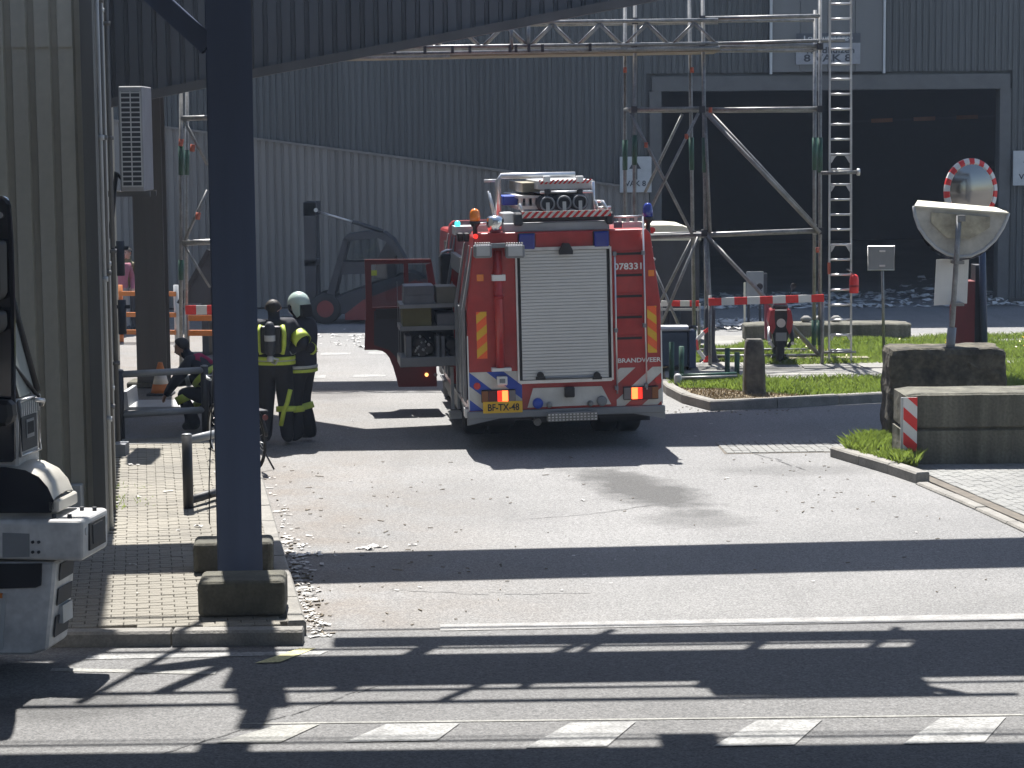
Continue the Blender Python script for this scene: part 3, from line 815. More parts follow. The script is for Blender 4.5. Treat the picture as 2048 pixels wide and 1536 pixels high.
for nm, x0, x1, yb, yt in (('concrete_plinth', 397, 570, 1235, 1162), ('concrete_plinth', 388, 546, 1146, 1085)):
    a, b = G(x0, yb, .12), G(x1, yb, .12)
    zt = W(x0 + 50, yt, a.y).z
    front = yb > 1200
    cx, cy = (a.x + b.x) / 2, (a.y + b.y) / 2
    t = MB(); w = (b - a).length / 2
    t.box(-w, w, 0, .50 if front else .42, 0, zt - .12)
    o = t.build(nm, M['plinth'], None, bevel=.045, seg=3)
    o.location = (cx, cy, .12); o.rotation_euler.z = R(3 if front else 5)
    tag(o, 'weathered rounded concrete plinth in front of the blue column' if front else 'weathered rounded concrete plinth just behind the blue column', 'plinth', 'plinths guarding the column')

KY, KX = math.cos(SUN_AZ) / math.tan(SUN_EL), -math.sin(SUN_AZ) / math.tan(SUN_EL)
def over(mb, x0, x1, ys0, ys1, z0, z1, sk=0.0):
    """a slab overhead whose shadow lies between ys0 and ys1 on the ground (sk = skew across the street)"""
    f = lambda x, ys: (x - KX * z0, ys + sk * x + KY * z0)
    A = [f(x0, ys0 + KY * (z1 - z0)), f(x1, ys0 + KY * (z1 - z0)), f(x1, ys1), f(x0, ys1)]
    mb.prism(A, lambda u, v, w: Vector((u, v, w)), z0, z1)
gal = thing('conveyor_gallery', 'steel conveyor gallery spanning high over the street, casting a broad shadow band', 'gallery', (0, 25.5, 6.6))
mb = MB(); over(mb, -5.5, 10, 20.10, 21.62, 6.6, 7.6, .075); mb.build('gallery_box', M['cladC'], gal, True)
pb = thing('pipe_bridge', 'lattice pipe bridge high over the cross road, casting a trussed shadow', 'pipe bridge', (0, 21, 6.2))
mb = MB(); over(mb, -1.45, 14, 17.42, 17.78, 6.2, 6.45, .02); mb.build('edge_beam', M['bluesteel'], pb, True)
mb = MB(); over(mb, -2.15, 14, 16.15, 17.16, 6.2, 6.3, .03); mb.build('walkway', M['bluesteel'], pb, True)
mb = MB(); over(mb, 1.4, 3.0, 15.75, 16.3, 6.2, 6.5); mb.build('cable_tray', M['bluesteel'], pb, True)
mb = MB(); over(mb, 3.2, 14, 16.55, 17.6, 6.9, 7.0, .02); mb.build('upper_walkway', M['bluesteel'], pb, True)
for ys, r, zz, xa in ((15.93, .03, 6.6, 14), (15.62, .045, 7.0, 3.6), (16.02, .02, 6.9, 1.3), (17.27, .03, 6.4, 14), (17.98, .025, 7.0, 14)):
    MB().tube((-8 - KX * zz, ys + KY * zz - .1, zz), (xa - KX * zz, ys + .03 * xa + KY * zz, zz), r, 10).build('pipe', M['galv'], pb, True)
mb = MB()
rr = random.Random(5)
for i in range(16):
    x = -7 + i * 1.3
    a_, c_ = Vector((x - .6, 15.7 + KY * 6.9, 6.9)), Vector((x + rr.uniform(.0, .8), 17.95 + KY * 6.9, 6.9))
    if i % 2: mb.bar(a_, c_, .07, .07)
    mb.bar(Vector((x, 16.0 + KY * 6.3, 6.3)), Vector((x + .65, 17.5 + KY * 6.3, 6.25)), rr.uniform(.06, .2), .07)
mb.bar(Vector((3.2 - KX * 6.6, 15.75 + KY * 6.6, 6.6)), Vector((2.2 - KX * 6.6, 16.6 + KY * 6.6, 6.6)), .1, .1)
mb.build('lattice', M['bluesteel'], pb, True)
mb = MB(); over(mb, -9, -5.2, 15.3, 17.0, 6.5, 6.6); mb.build('side_walkway', M['bluesteel'], pb, True)
nb = thing('canopy_and_blockers', 'unseen canopy roof casting the near shadow band, with added sky blocking deck and walls', 'building', (0, 19, 7.0))
mb = MB(); over(mb, -14, 14, 10.5, 14.42, 7.22, 7.42, .012); mb.build('roof_slab', M['cladC'], nb, True)
MB().box(-16, 14, 6.5, 10.4 + KY * 7.22, 7.25, 7.45).build('sky_block_deck', M['cladC'], nb, True)  # unseen deck added to keep skylight off the fire engine's rear
MB().box(-26, 22, -24.4, -24.0, 0, 14).build('sky_block_wall', M['cladF'], nb, True)  # this wall and both flanks are unseen, added to block skylight
MB().box(13.8, 14, -24, 9, 0, 7.2).build('sky_block_flank', M['cladF'], nb, True)
MB().box(-16, -15.8, -24, 12, 0, 7.2).build('sky_block_flank', M['cladF'], nb, True)
mb = MB(); over(mb, .95, 1.35, 14.3, 14.75, 7.25, 7.4); over(mb, -2.1, -1.75, 14.3, 14.62, 7.25, 7.4); mb.build('roof_vent', M['cladC'], nb, True)
for ys, r in ((14.62, .025), (14.72, .012)):
    MB().tube((-12, ys + KY * 7.3 - .14, 7.3), (14, ys + KY * 7.3 + .17, 7.3), r, 8).build('cable', M['black'], nb, True)
MB().box(bc.x - .1, bc.x + .1, 18.9, bc.y + .25, 7.23, 7.40).build('roof_beam', M['bluesteel'], nb, True)
for px_, py_ in ((-12.2, 24.6), (12.5, 25.9)):
    MB().box(px_ - .2, px_ + .2, py_ - .2, py_ + .2, 0, 7.0).build('pylon', M['bluesteel'], gal, True)
for o in gal.children:
    pass
MB().box(-12.4, -5.6, 24.1, 25.3, 6.62, 6.9).build('end_beam', M['cladC'], gal, True)
MB().box(9.5, 12.7, 25.0, 26.4, 6.62, 6.9).build('end_beam', M['cladC'], gal, True)
MB().box(13.2, 13.6, 20.3, 22.2, 0, 7.05).build('pylon', M['bluesteel'], pb, True)
MB().box(-8.6, -8.2, 20.0, 21.6, 0, 6.6).build('pylon', M['bluesteel'], pb, True)
MB().box(13.0, 13.4, 15.5, 16.2, 0, 7.25).build('pylon', M['bluesteel'], nb, True)

# ================================================================== SCAFFOLD GANTRY
F, B = 38.5, 39.75
sf = thing('scaffold_gantry', 'galvanised scaffold tower with lattice bridge spanning the street before warehouse', 'scaffold', (4.5, F, 0))
TR = .033
def post(x0, y0, x1, y1, Yd, base=True, green=()):
    p, q = W(x0, y0, Yd), W(x1, y1, Yd)
    if base: q = Vector((q.x, Yd, 0.0 if q.z < .8 else q.z))
    o = MB().tube(p, q, TR, 8).build('post', M['galv'], sf, True)
    for ya, yb in green:
        a, b = W(x0 + (x1 - x0) * (ya - y0) / (y1 - y0), ya, Yd), W(x0 + (x1 - x0) * (yb - y0) / (y1 - y0), yb, Yd)
        mb = MB(); mb.tube(a, b, TR * 1.35, 8)
        g = mb.build('green_sleeve', M['greensl'], o)
        for v in g.data.vertices: v.co = sf.matrix_basis.inverted() @ v.co
    return o
def led(x0, y0, x1, y1, Yd, r=TR, Y2=None, nm='ledger', m='galv'):
    return MB().tube(W(x0, y0, Yd), W(x1, y1, Yd if Y2 is None else Y2), r, 8).build(nm, M[m], sf, True)
post(1270, -30, 1268, 735, F, green=((270, 330), (640, 700)))
post(1250, -30, 1250, 720, B, green=((280, 340),))
post(1405, -30, 1414, 735, F, green=((275, 345), (640, 690)))
post(1378, -30, 1389, 722, B, green=((275, 340), (660, 700)))
post(1640, -10, 1640, 733, F, green=((275, 345), (640, 690)))
post(1630, 20, 1628, 718, B, green=((275, 340), (640, 690)))
for i, (x0, x1) in enumerate(((1258, 1400), (1412, 1640))):
    led(x0, 219, x1, 217, F); led(x0, 222, x1, 221, B)
led(1300, 474, 1640, 461, F, .045); led(1262, 470, 1400, 466, B)
led(1420, 713, 1640, 711, F); led(1400, 700, 1632, 700, B)
led(1240, 95, 1640, 92, F, .04); led(1240, 101, 1632, 100, B, .04)
led(1410, 37, 1640, 32, F, .036); led(1250, 44, 1632, 40, B, .03)
led(1412, 88, 1690, 80, F, .03); 
for x in (1268, 1408, 1640):                      # short transoms front to back
    for y in (95, 218, 465, 708):
        MB().tube(W(x, y, F), W(x - 12 if x > 1300 else x - 18, y + 1, B), TR, 7).build('transom', M['galv'], sf, True)
def brace(x0, y0, x1, y1, Yd, r=.026, Y2=None):
    return led(x0, y0, x1, y1, Yd, r, Y2, 'brace')
brace(1262, 228, 1385, 470, F - .05); brace(1397, 226, 1275, 470, F - .09)
brace(1365, 228, 1290, 385, B); brace(1385, 476, 1322, 600, B); brace(1396, 474, 1322, 650, F - .06); brace(1300, 520, 1375, 690, B)
brace(1412, 226, 1640, 466, F - .06, .035); brace(1420, 224, 1632, 452, B, .03)
brace(1414, 472, 1642, 714, F - .06, .035); brace(1416, 474, 1625, 700, B, .026)
brace(1410, 230, 1420, 466, F - .03, .03); brace(1412, 476, 1424, 715, F - .03, .045)
for (x, y) in ((1292, 290), (1373, 273), (1250, 140), (1384, 140), (1421, 220), (1635, 500)):
    Yd = F - .1
    p = W(x, y, Yd)
    MB().tube(p + Vector((0, 0, -.045)), p + Vector((0, 0, .045)), .031, 8).build('orange_sticker', M['orangeb'], sf, True)
# couplers
for (x, y, Yd) in ((1268, 219, F), (1404, 219, F), (1640, 218, F), (1408, 466, F), (1640, 462, F), (1412, 712, F), (1640, 711, F), (1268, 95, F), (1404, 94, F), (1640, 93, F), (1386, 468, B), (1270, 42, F), (1404, 38, F)):
    p = W(x, y, Yd)
    MB().box(p.x - .05, p.x + .05, p.y - .055, p.y + .055, p.z - .055, p.z + .055).build('coupler', M['machine'], sf, True)
for x, Yd in ((1268, F), (1413, F), (1640, F), (1628, B), (1389, B)):
    p = W(x, 735, Yd)
    mb = MB(); mb.box(p.x - .11, p.x + .11, Yd - .11, Yd + .11, .136, .15); mb.tube((p.x, Yd, .15), (p.x, Yd, .32), .024, 8)
    mb.build('base_jack', M['galv'], sf, True)
p = W(1590, 735, F)
MB().box(p.x - .3, p.x + 1.25, F - .2, F + .1, .137, .185).build('sole_board', M['plank'], sf, True)
MB().box(W(1560, 735, B).x, W(1700, 735, B).x, B - .15, B + .15, .137, .18).build('sole_board', M['plank'], sf, True)
# lattice bridge to the left
LB0, LB1 = 395, 1436
for Yd, yo in ((F - .12, 0), (B + .1, 5)):
    for y, r in ((42, .032), (89, .032)):
        t = 10 * (LB1 - LB0) / 1000
        led(LB0, y + t + yo, LB1, y + yo - 2, Yd, r, None, 'bridge_chord')
    n = 22
    for i in range(n):
        xa = LB0 + (LB1 - LB0) * i / n; xb = LB0 + (LB1 - LB0) * (i + 1) / n
        ya, yb = (44, 90) if i % 2 else (90, 44)
        led(xa, ya + 8 * (1 - i / n) + yo, xb, yb + 8 * (1 - (i + 1) / n) + yo, Yd, .02, None, 'bridge_lattice')
# plank deck under the bridge with sunlit tube edges
a, b = W(395, 119, F - .1), W(1440, 99, F - .1)
for k in range(5):
    y0 = F - .1 + k * .27
    MB().bar(a + Vector((0, .14 + k * .27, 0)), b + Vector((0, .14 + k * .27, 0)), .25, .06).build('deck_plank', M['plank'], sf, True)
led(395, 114, 1440, 96, F - .14, .035, None, 'bridge_tube'); led(395, 121, 900, 113, F - .2, .022, None, 'bridge_tube')
for x in (790, 850, 905, 940, 1020, 1032, 1058, 1085, 1180):
    y = 104 - (x - 700) * .016
    p = W(x, y, F - .16)
    MB().box(p.x - .025, p.x + .025, p.y - .05, p.y + .05, p.z - .05, p.z + .08).build('clamp', M['machine'], sf, True)
for x in (1023, 1057):
    led(x, 45, x, 106, F - .14, .03, None, 'bridge_upright')
# left tower
post(362, 150, 362, 735, F, green=((290, 350), (520, 560))); post(374, 150, 372, 725, B, green=((300, 350),)); post(452, 150, 456, 735, F)
led(362, 237, 456, 234, F, .045); led(364, 486, 456, 482, F, .05)
brace(368, 240, 415, 330, F); brace(415, 380, 368, 484, F); brace(368, 490, 420, 575, F, .02)
for p in (W(385, 296, F - .03), W(396, 432, F - .03), W(362, 285, F - .03)):
    MB().tube(p + Vector((-.01, 0, -.06)), p + Vector((.01, 0, .06)), .04, 8).build('orange_sticker', M['orangeb'], sf, True)

# ---- ladder
LY = 37.95
ld = thing('ladder', 'tall aluminium ladder strapped upright to the scaffold tower', 'ladder', tuple(W(1680, 735, LY).xy) + (0,))
l0, l1 = W(1660, -40, LY), W(1658, 735, LY); r0, r1 = W(1702, -40, LY), W(1702, 735, LY)
l1.z = r1.z = .135
MB().bar(l0, l1, .028, .07, (0, 1, 0)).build('rail', M['alu'], ld, True)
MB().bar(r0, r1, .028, .07, (0, 1, 0)).build('rail', M['alu'], ld, True)
y = -22
while y < 722:
    t = (y + 40) / 775
    a, b = W(1660 - 2 * t, y, LY), W(1702, y - .5, LY)
    MB().tube(a, b, .019, 8).build('rung', M['alu'], ld, True)
    y += 30.1
for y in (312, 369, 490, 667):
    mb = MB()
    for x, s in ((1662, 1), (1700, -1)):
        a = W(x, y, LY); mb.prism([(0, 0), (.09 * s, 0), (.06 * s, -.03), (.02 * s, -.1), (0, -.12)], lambda u, v, w: a + Vector((u, w, v)), -.01, .01)
    mb.build('gusset', M['alu'], ld, True)
MB().tube(W(1642, 346, LY - .06), W(1716, 344, LY - .06), .03, 8).build('clamp_tube', M['galv'], ld, True)
mb = MB(); p = W(1716, 344, LY - .06); mb.disc(p + Vector((-.02, 0, 0)), (1, 0, 0), .06, .05, 8); mb.build('clamp', M['alu'], ld, True)
MB().tube(W(1645, 705, LY - .06), W(1712, 704, LY - .06), .02, 8).build('clamp_tube', M['galv'], ld, True)
MB().bar(W(1658, 525, LY - .04), W(1658, 548, LY - .04), .04, .09, (0, 1, 0)).build('orange_sticker', M['orangeb'], ld, True)

# ---- red extinguisher cover hanging on the ladder
c = W(1708, 586, LY - .14)
ex = thing('extinguisher_cover', 'red fire extinguisher cover hanging on the ladder rail', 'extinguisher', c)
mb = MB(); mb.lathe([(.075, 0), (.08, .02), (.08, .22), (.066, .29), (.03, .315), (.01, .32)], (0, 0, 0), 14)
mb.build('cover', M['redp'], ex)
MB().lathe([(.084, .10), (.086, .105), (.086, .13), (.084, .135)], (0, 0, 0), 14).build('strap', M['reddk'], ex)
MB().path([(0, 0, .31), (-.05, .0, .36), (-.13, .02, .40)], .012, 6).build('hook', M['galv'], ex)

# ---- barrier booms
def boom(name, label, x0, y0, x1, y1, Y, h, segs, first_red, dull=False):
    a, b = W(x0, y0, Y), W(x1, y1, Y)
    t = thing(name, label, 'barrier', (a.x, a.y, 0))
    d = (b - a)
    for i in range(segs):
        p, q = a + d * (i / segs), a + d * ((i + 1) / segs)
        m = M['redp'] if (i % 2 == 0) == first_red else M['white']
        MB().bar(p, q, .04, h).build('red_band' if m is M['redp'] else 'white_band', m, t, True)
    return t
bm_ = boom('barrier_boom', 'red and white striped barrier board across the scaffold bay', 1417, 604, 1648, 596, 37.7, .125, 9, True)
for x in (1420, 1645):
    p = W(x, 600, 37.76); MB().tube((p.x, 37.76, 0.12), (p.x, 37.76, p.z + .08), .03, 8).build('post', M['galv'], bm_, True)
bm2 = boom('barrier_boom', 'shaded red and white barrier board beside the blue container', 1322, 607, 1398, 607, 40.6, .10, 4, False)
p = W(1322, 607, 40.65); MB().tube((p.x, 40.65, 0.1), (p.x, 40.65, p.z), .03, 8).build('post', M['galv'], bm2, True)
p = W(1398, 607, 40.65); MB().tube((p.x, 40.65, 0.1), (p.x, 40.65, p.z), .03, 8).build('post', M['galv'], bm2, True)
MB().bar(W(1322, 619, 40.6), W(1398, 619, 40.6), .04, .04).build('lower_rail', M['greylt'], bm2, True)
bm3 = boom('barrier_boom', 'red and white barrier board under the dark hopper by the column', 371, 620, 500, 619, 39.6, .16, 6, True)
for x in (374, 470):
    p = W(x, 620, 39.7); MB().tube((p.x, 39.7, 0), (p.x, 39.7, p.z), .035, 8).build('post', M['galv'], bm3, True)
MB().bar(W(377, 636, 39.6), W(500, 636, 39.6), .06, .1).build('orange_rail', M['orange'], bm3, True)
MB().bar(W(377, 666, 39.6), W(500, 666, 39.6), .06, .1).build('orange_rail', M['orange'], bm3, True)
# tape wound round the scaffold foot
mb = MB()
for pts in (((1421, 655), (1408, 665), (1393, 680), (1396, 700), (1410, 718), (1422, 712)), ((1422, 712), (1408, 725), (1394, 736))):
    P_ = [W(x, y, 38.2 - .05 * i) for i, (x, y) in enumerate(pts)]
    for i in range(len(P_) - 1): mb.bar(P_[i], P_[i + 1], .012, .06, mi=i % 2)
tag(mb.build('barrier_tape', [M['redp'], M['tape']]), 'loose red and white tape wound round scaffold foot', 'tape')
p = W(1415, 738, 38.2)
mb = MB(); mb.lathe([(.17, 0), (.18, .04), (.13, .08), (.09, .34), (.10, .9), (.05, 1.0)], (p.x + .05, 38.35, 0.12), 10)
tag(mb.build('wrapped_foot', M['machine']), 'dark weighted foot wrapped at the scaffold base', 'weight')
M['amberdk'] = mat('amber_lens_unlit', (.22, .07, .015), .3); M['maroon'] = mat('red_lens_unlit', (.10, .012, .012), .3); M['smoke'] = mat('clear_lens_unlit', (.17, .15, .15), .3)
M['boxgrey'] = mat('box_grey', (.12, .13, .15), .5); M['boxtan'] = mat('box_tan', (.15, .145, .12), .6)
# ================================================================== FIRE ENGINE
TB = G(1133, 899); TYAW = R(5.6); LEAN = Matrix.Translation((0, 0, .5)) @ Matrix.Rotation(R(-0.85), 4, 'Y') @ Matrix.Translation((0, 0, -.5))
fe = thing('fire_engine', 'red fire engine seen from behind with open locker and cab door', 'fire engine', (TB.x, TB.y, 0), TYAW)
TMI = (Matrix.Translation((TB.x, TB.y, 0)) @ Matrix.Rotation(TYAW, 4, 'Z') @ LEAN).inverted()
def TL(px, py, yl=0.0):
    o = TMI @ CAMC; e = TMI @ (CAMC + ray(px, py)); d = e - o
    p = o + d * ((yl - o.y) / d.y); return p.x, p.z
def body(mb, name, m, parent=None, bevel=0.0, seg=1):
    return mb.xf(LEAN).build(name, m, parent or fe, bevel=bevel, seg=seg)
def rear(name, x0, y0, x1, y1, m, w0=-.012, w1=.0, parent=None, bevel=0.0):
    (u0, z1), (u1, z0) = TL(x0, y0), TL(x1, y1)
    return body(MB().box(min(u0, u1), max(u0, u1), w0, w1, min(z0, z1), max(z0, z1)), name, m if not isinstance(m, str) else M[m], parent, bevel)
RFN = lambda u, v, w: Vector((u, -w, v))
HW, ZB, ZT, BL = 1.245, .50, 2.80, 4.55
prof = [(-HW, ZB), (HW, ZB), (HW, 1.85), (HW - .115, ZT - .06), (HW - .17, ZT), (-HW + .17, ZT), (-HW + .115, ZT - .06), (-HW, 1.85)]
# hull with an open locker on the left side (y 1.5 .. 2.9)
mb = MB()
def slab(mb, y0, y1, pr):
    mb.prism(pr, lambda u, v, w: Vector((u, w, v)), y0, y1)
slab(mb, 0.0, 1.45, prof); slab(mb, 3.05, BL, prof)
slab(mb, 1.45, 3.05, [(-.55, ZB), (HW, ZB), (HW, 1.85), (HW - .115, ZT - .06), (HW - .17, ZT), (-HW + .17, ZT), (-HW + .115, ZT - .06), (-HW + .08, 2.2), (-.55, 2.2)])
body(mb, 'body', M['red'], bevel=.02, seg=2)
# cab
cabp = [(BL + .03, .55), (7.3, .45), (7.35, 1.2), (7.2, 2.3), (6.9, 2.62), (BL + .03, 2.66)]
mb = MB(); mb.prism(cabp, lambda u, v, w: Vector((w, u, v)), -1.1, HW - .02)
body(mb, 'cab', M['red'], bevel=.05, seg=2)
body(MB().box(HW - .021, HW - .012, 5.0, 6.8, 1.5, 2.4), 'side_window', M['glassdk'])
body(MB().box(-1.11, -1.105, 4.8, 5.9, .7, 2.45), 'door_opening', M['dark'])
body(MB().box(-1.0, 1.0, 7.33, 7.36, 1.4, 2.2), 'windscreen', M['glassdk'])
# chassis, wheels
body(MB().box(-.45, .45, .3, 7.2, .42, .62), 'chassis', M['black'])
mb = MB(); mb.prism([(-.42, .5), (.42, .5), (.42, .42), (.3, .33), (-.3, .33), (-.42, .42)], lambda u, v, w: Vector((u, w, v)), .25, 1.2)
body(mb, 'tank', M['black'])
def wheel(x, y, w, r=.50):
    t = MB(); c = [(r * .55, -w / 2), (r * .93, -w / 2), (r, -w / 2 + .04), (r, w / 2 - .04), (r * .93, w / 2), (r * .55, w / 2)]
    t.lathe(c, (0, 0, 0), 28, Matrix.Rotation(math.pi / 2, 3, 'Y'))
    o = t.build('wheel', M['rubber'], fe); o.location = (x, y, r)
    h = MB().lathe([(.05, -.03), (r * .55, -.03), (r * .56, .03), (.1, .08), (.05, .09)], (0, 0, 0), 18, Matrix.Rotation(math.pi / 2 if x > 0 else -math.pi / 2, 3, 'Y')).build('rim', M['greylt'], o)
    h.location = (w * .3 * (1 if x > 0 else -1), 0, 0)
for sx in (-1, 1):
    wheel(sx * 1.04, 1.75, .29); wheel(sx * .72, 1.75, .29); wheel(sx * 1.0, 6.1, .3)
    body(MB().box(sx * .9 - .33, sx * .9 + .33, .95, .97, .22, .56), 'mudflap', M['rubber'])
MB().tube((-.9, 1.75, .5), (.9, 1.75, .5), .1, 10).build('rear_axle', M['black'], fe)
MB().tube((-.9, 6.1, .5), (.9, 6.1, .5), .1, 10).build('front_axle', M['black'], fe)
body(MB().tube((-.35, .6, .36), (-.35, .2, .34), .05, 10), 'exhaust', M['galv'])
for nm_, bx_ in (('side_tank', (-1.21, -.62, 2.4, 4.5, .26, .51)), ('side_tank', (.62, 1.21, 2.4, 4.5, .26, .51)), ('cab_underside', (-1.19, 1.15, 4.58, 5.5, .26, .60)), ('cab_underside', (-1.15, 1.15, 6.65, 7.3, .3, .56)), ('rear_overhang', (-1.22, 1.22, .3, .92, .36, .51))):
    body(MB().box(*bx_), nm_, M['black'])
# rear bumper and step
u0, z0 = TL(932, 831); u1, z1 = TL(1332, 815)
mb = MB(); mb.box(-HW - .03, HW + .03, -.06, .0, .44, .535)
body(mb, 'bumper', M['grey'], bevel=.012)
for s in (-1, 1):
    mb = MB(); mb.prism([(s * (HW + .03), .44), (s * .86, .44), (s * (HW + .03), .36)], RFN, 0.0, .05); body(mb, 'bumper_corner', M['grey'])
a, b = TL(1092, 820), TL(1192, 838)
st_ = body(MB().box(a[0], b[0], -.16, -.062, .385, .50), 'rear_step', M['galv'], bevel=.008)
mb = MB()
for i in range(14):
    for j in range(3):
        x = a[0] + (b[0] - a[0]) * (i + .5) / 14; z = .405 + j * .035
        mb.box(x - .012, x + .012, -.168, -.1605, z - .008, z + .008)
body(mb, 'tread_studs', M['alu'], st_)
# roller shutter: frame and slats
(ul, zt), (ur, zb) = TL(1047, 503), TL(1224, 757)
ul, ur = -.565, .565
zt, zb = TL(1133, 500)[1], TL(1138, 757)[1]
fr = body(MB().box(ul - .03, ur + .03, -.010, -.001, zb - .03, zt + .03), 'shutter_recess', M['black'])
n = 40
for i in range(n):
    za, zc = zb + (zt - zb) * i / n, zb + (zt - zb) * (i + 1) / n
    mb = MB(); mb.prism([(za + .0006, .019), (za + .006, .026), (zc - .006, .026), (zc - .0006, .019)], lambda u, v, w: Vector((w, -v, u)), ul + .012, ur - .012)
    body(mb, 'shutter_slat', M['slat'])
for s0, s1 in ((ul - .05, ul - .028), (ur + .028, ur + .05)):
    body(MB().box(s0, s1, -.045, .0, zb - .03, zt + .03), 'shutter_rail', M['alu'])
body(MB().box(ul - .028, ur + .028, -.05, 0, zt + .004, zt + .045), 'shutter_head', M['alu'])
body(MB().box(ul - .028, ur + .028, -.05, 0, zb - .045, zb - .004), 'shutter_sill', M['alu'])
for x in (1080, 1193):
    u, z = TL(x, 750)
    mb = MB(); mb.disc((u, -.026, z), (0, -1, 0), .045, .05, 12); mb.box(u - .06, u + .06, -.07, -.03, z - .05, z - .015)
    body(mb, 'shutter_handle', M['black'])
(ua, za), (ub, zc) = TL(1085, 756), TL(1190, 753)
body(MB().tube((ua, -.05, za), (ub, -.05, za), .012, 8), 'lift_bar', M['grey'])
# blue rear flashers and camera
for x0, x1, y0, y1 in ((1037, 1069, 468, 498), (1187, 1217, 463, 493)):
    (u0, z1), (u1, z0) = TL(x0, y0), TL(x1, y1)
    o = body(MB().box(u0 - .012, u1 + .012, -.03, 0, z0 - .012, z1 + .012), 'flasher_bezel', M['black'], bevel=.01)
    body(MB().box(u0, u1, -.055, -.031, z0, z1), 'flasher_lens', M['bluelens'], o, bevel=.015, seg=2)
u, z = TL(1130, 500)
mb = MB(); mb.prism([(u - .085, z - .05), (u + .085, z - .05), (u + .085, z), (u + .04, z + .09), (u - .04, z + .09), (u - .085, z)], RFN, .03, .14)
body(mb, 'rear_camera', M['black'])
# ladder on the right
def rline(x0, y0, x1, y1, r, off=.07):
    (a, b), (c, e) = TL(x0, y0), TL(x1, y1); return (a, -off, b), (c, -off, e)
p, q = rline(1228, 506, 1233, 786, .012); body(MB().tube(p, q, .011, 8), 'grab_rail', M['alu'])
p2, q2 = rline(1284, 432, 1292, 778, .012); body(MB().tube(p2, q2, .011, 8), 'grab_rail', M['alu'])
for x, y in ((1228, 507), (1231, 660), (1232, 775), (1285, 505), (1288, 650), (1291, 770)):
    u, z = TL(x, y); body(MB().box(u - .02, u + .02, -.085, 0, z - .025, z + .025), 'rail_bracket', M['grey'])
for y in (508, 551, 593, 635, 677):
    (a, z), (b, _) = TL(1232, y), TL(1284, y)
    body(MB().box(a, b, -.008, -.001, z - .016, z + .016), 'step_slot', M['black'])
    body(MB().box(a, b, -.022, -.001, z + .018, z + .032), 'step_lip', M['red'])
# left mast and floodlights
(a, zt_), (_, zb_) = TL(994, 500), TL(998, 738)
body(MB().tube((a, -.075, zb_), (a, -.075, zt_), .055, 14), 'mast', M['red'])
body(MB().tube((a, -.075, zb_ + .9), (a, -.075, zb_ + .95), .064, 14), 'mast_collar', M['reddk'])
rear('mast_bracket', 982, 549, 1009, 560, 'white', -.15, -.0)
rear('mast_foot', 982, 735, 1021, 740, 'white', -.14, 0.0)
for x0, x1 in ((945, 981), (1008, 1046)):
    (u0, z1), (u1, z0) = TL(x0, 488), TL(x1, 514)
    o = body(MB().box(u0, u1, -.24, -.06, z0, z1), 'floodlight', M['grey'], bevel=.02)
    body(MB().box(u0 + .03, u1 - .03, -.25, -.241, z0 + .03, z1 - .03), 'lamp_glass', M['greylt'], o)
    mb = MB()
    for k in range(7): mb.box(u0 + .02 + k * (u1 - u0 - .05) / 6, u0 + .03 + k * (u1 - u0 - .05) / 6, -.22, -.08, z1 + .001, z1 + .022)
    body(mb, 'cooling_fins', M['alu'], o)
rear('floodlight_yoke', 980, 486, 1009, 494, 'grey', -.18, -.04)
# reflective rectangles
for x0, x1, y0, y1 in ((952, 975, 624, 717), (1294, 1314, 612, 705)):
    (u0, z1), (u1, z0) = TL(x0, y0), TL(x1, y1)
    o = body(MB().box(u0, u1, -.006, -.001, z0, z1), 'reflector_panel', M['reflY'])
    mb = MB(); s = 1 if x0 < 1000 else -1
    stripes(mb, u0, u1, z0, z1, RFN, .0 + .22 * 1.2, .14, 0.0001, .0065, .008) if False else None
    # bands slope across the panel: swap axes so that the pitch runs upward
    stripes(mb, z0, z1, u0, u1, lambda a_, b_, w: Vector((b_, -w, a_)), .22, .11, s * .8, .0065, .009)
    body(mb, 'reflector_band', M['reflO'], o)
for x0, x1, y0, y1 in ((953, 967, 549, 562), (1296, 1308, 540, 552)):
    rear('side_marker', x0, y0, x1, y1, 'amber', -.02, 0.0)
# lettering
(u0, z0), (u1, z1) = TL(1228, 540), TL(1283, 525)
body(text_mb('078331', z1 - z0, lambda u, v, w: Vector((u0 + u, -.002 - w, z0 + v)), .003, u1 - u0), 'unit_number', M['white'])
(c0, e0), (c1, e1) = TL(1236, 726), TL(1322, 714)
body(text_mb('BRANDWEER', e1 - e0, lambda u, v, w: Vector((c0 + u, -.002 - w, e0 + v)), .003, c1 - c0), 'lettering', M['white'])
# hazard stripes, left white and blue, right white and red
(u0, z1), (u1, z0) = TL(945, 745), TL(1045, 825)
z0 = .54
o = body(MB().box(-HW + .005, u1, -.004, -.001, z0, z1), 'stripe_panel', M['blue'])
mb = MB(); stripes(mb, -HW + .006, u1 - .001, z0, z1, RFN, .44, .22, -1.25, .0045, .006, phase=.36); body(mb, 'white_stripe', M['whitedirty'], o)
(u0, z1b) = TL(1232, 736)
o = body(MB().box(u0, HW - .005, -.004, -.001, z0, z1b), 'stripe_panel', M['red'])
mb = MB(); stripes(mb, u0 + .001, HW - .006, z0, z1b, RFN, .42, .20, 1.15, .0045, .006, phase=.05); body(mb, 'white_stripe', M['whitedirty'], o)
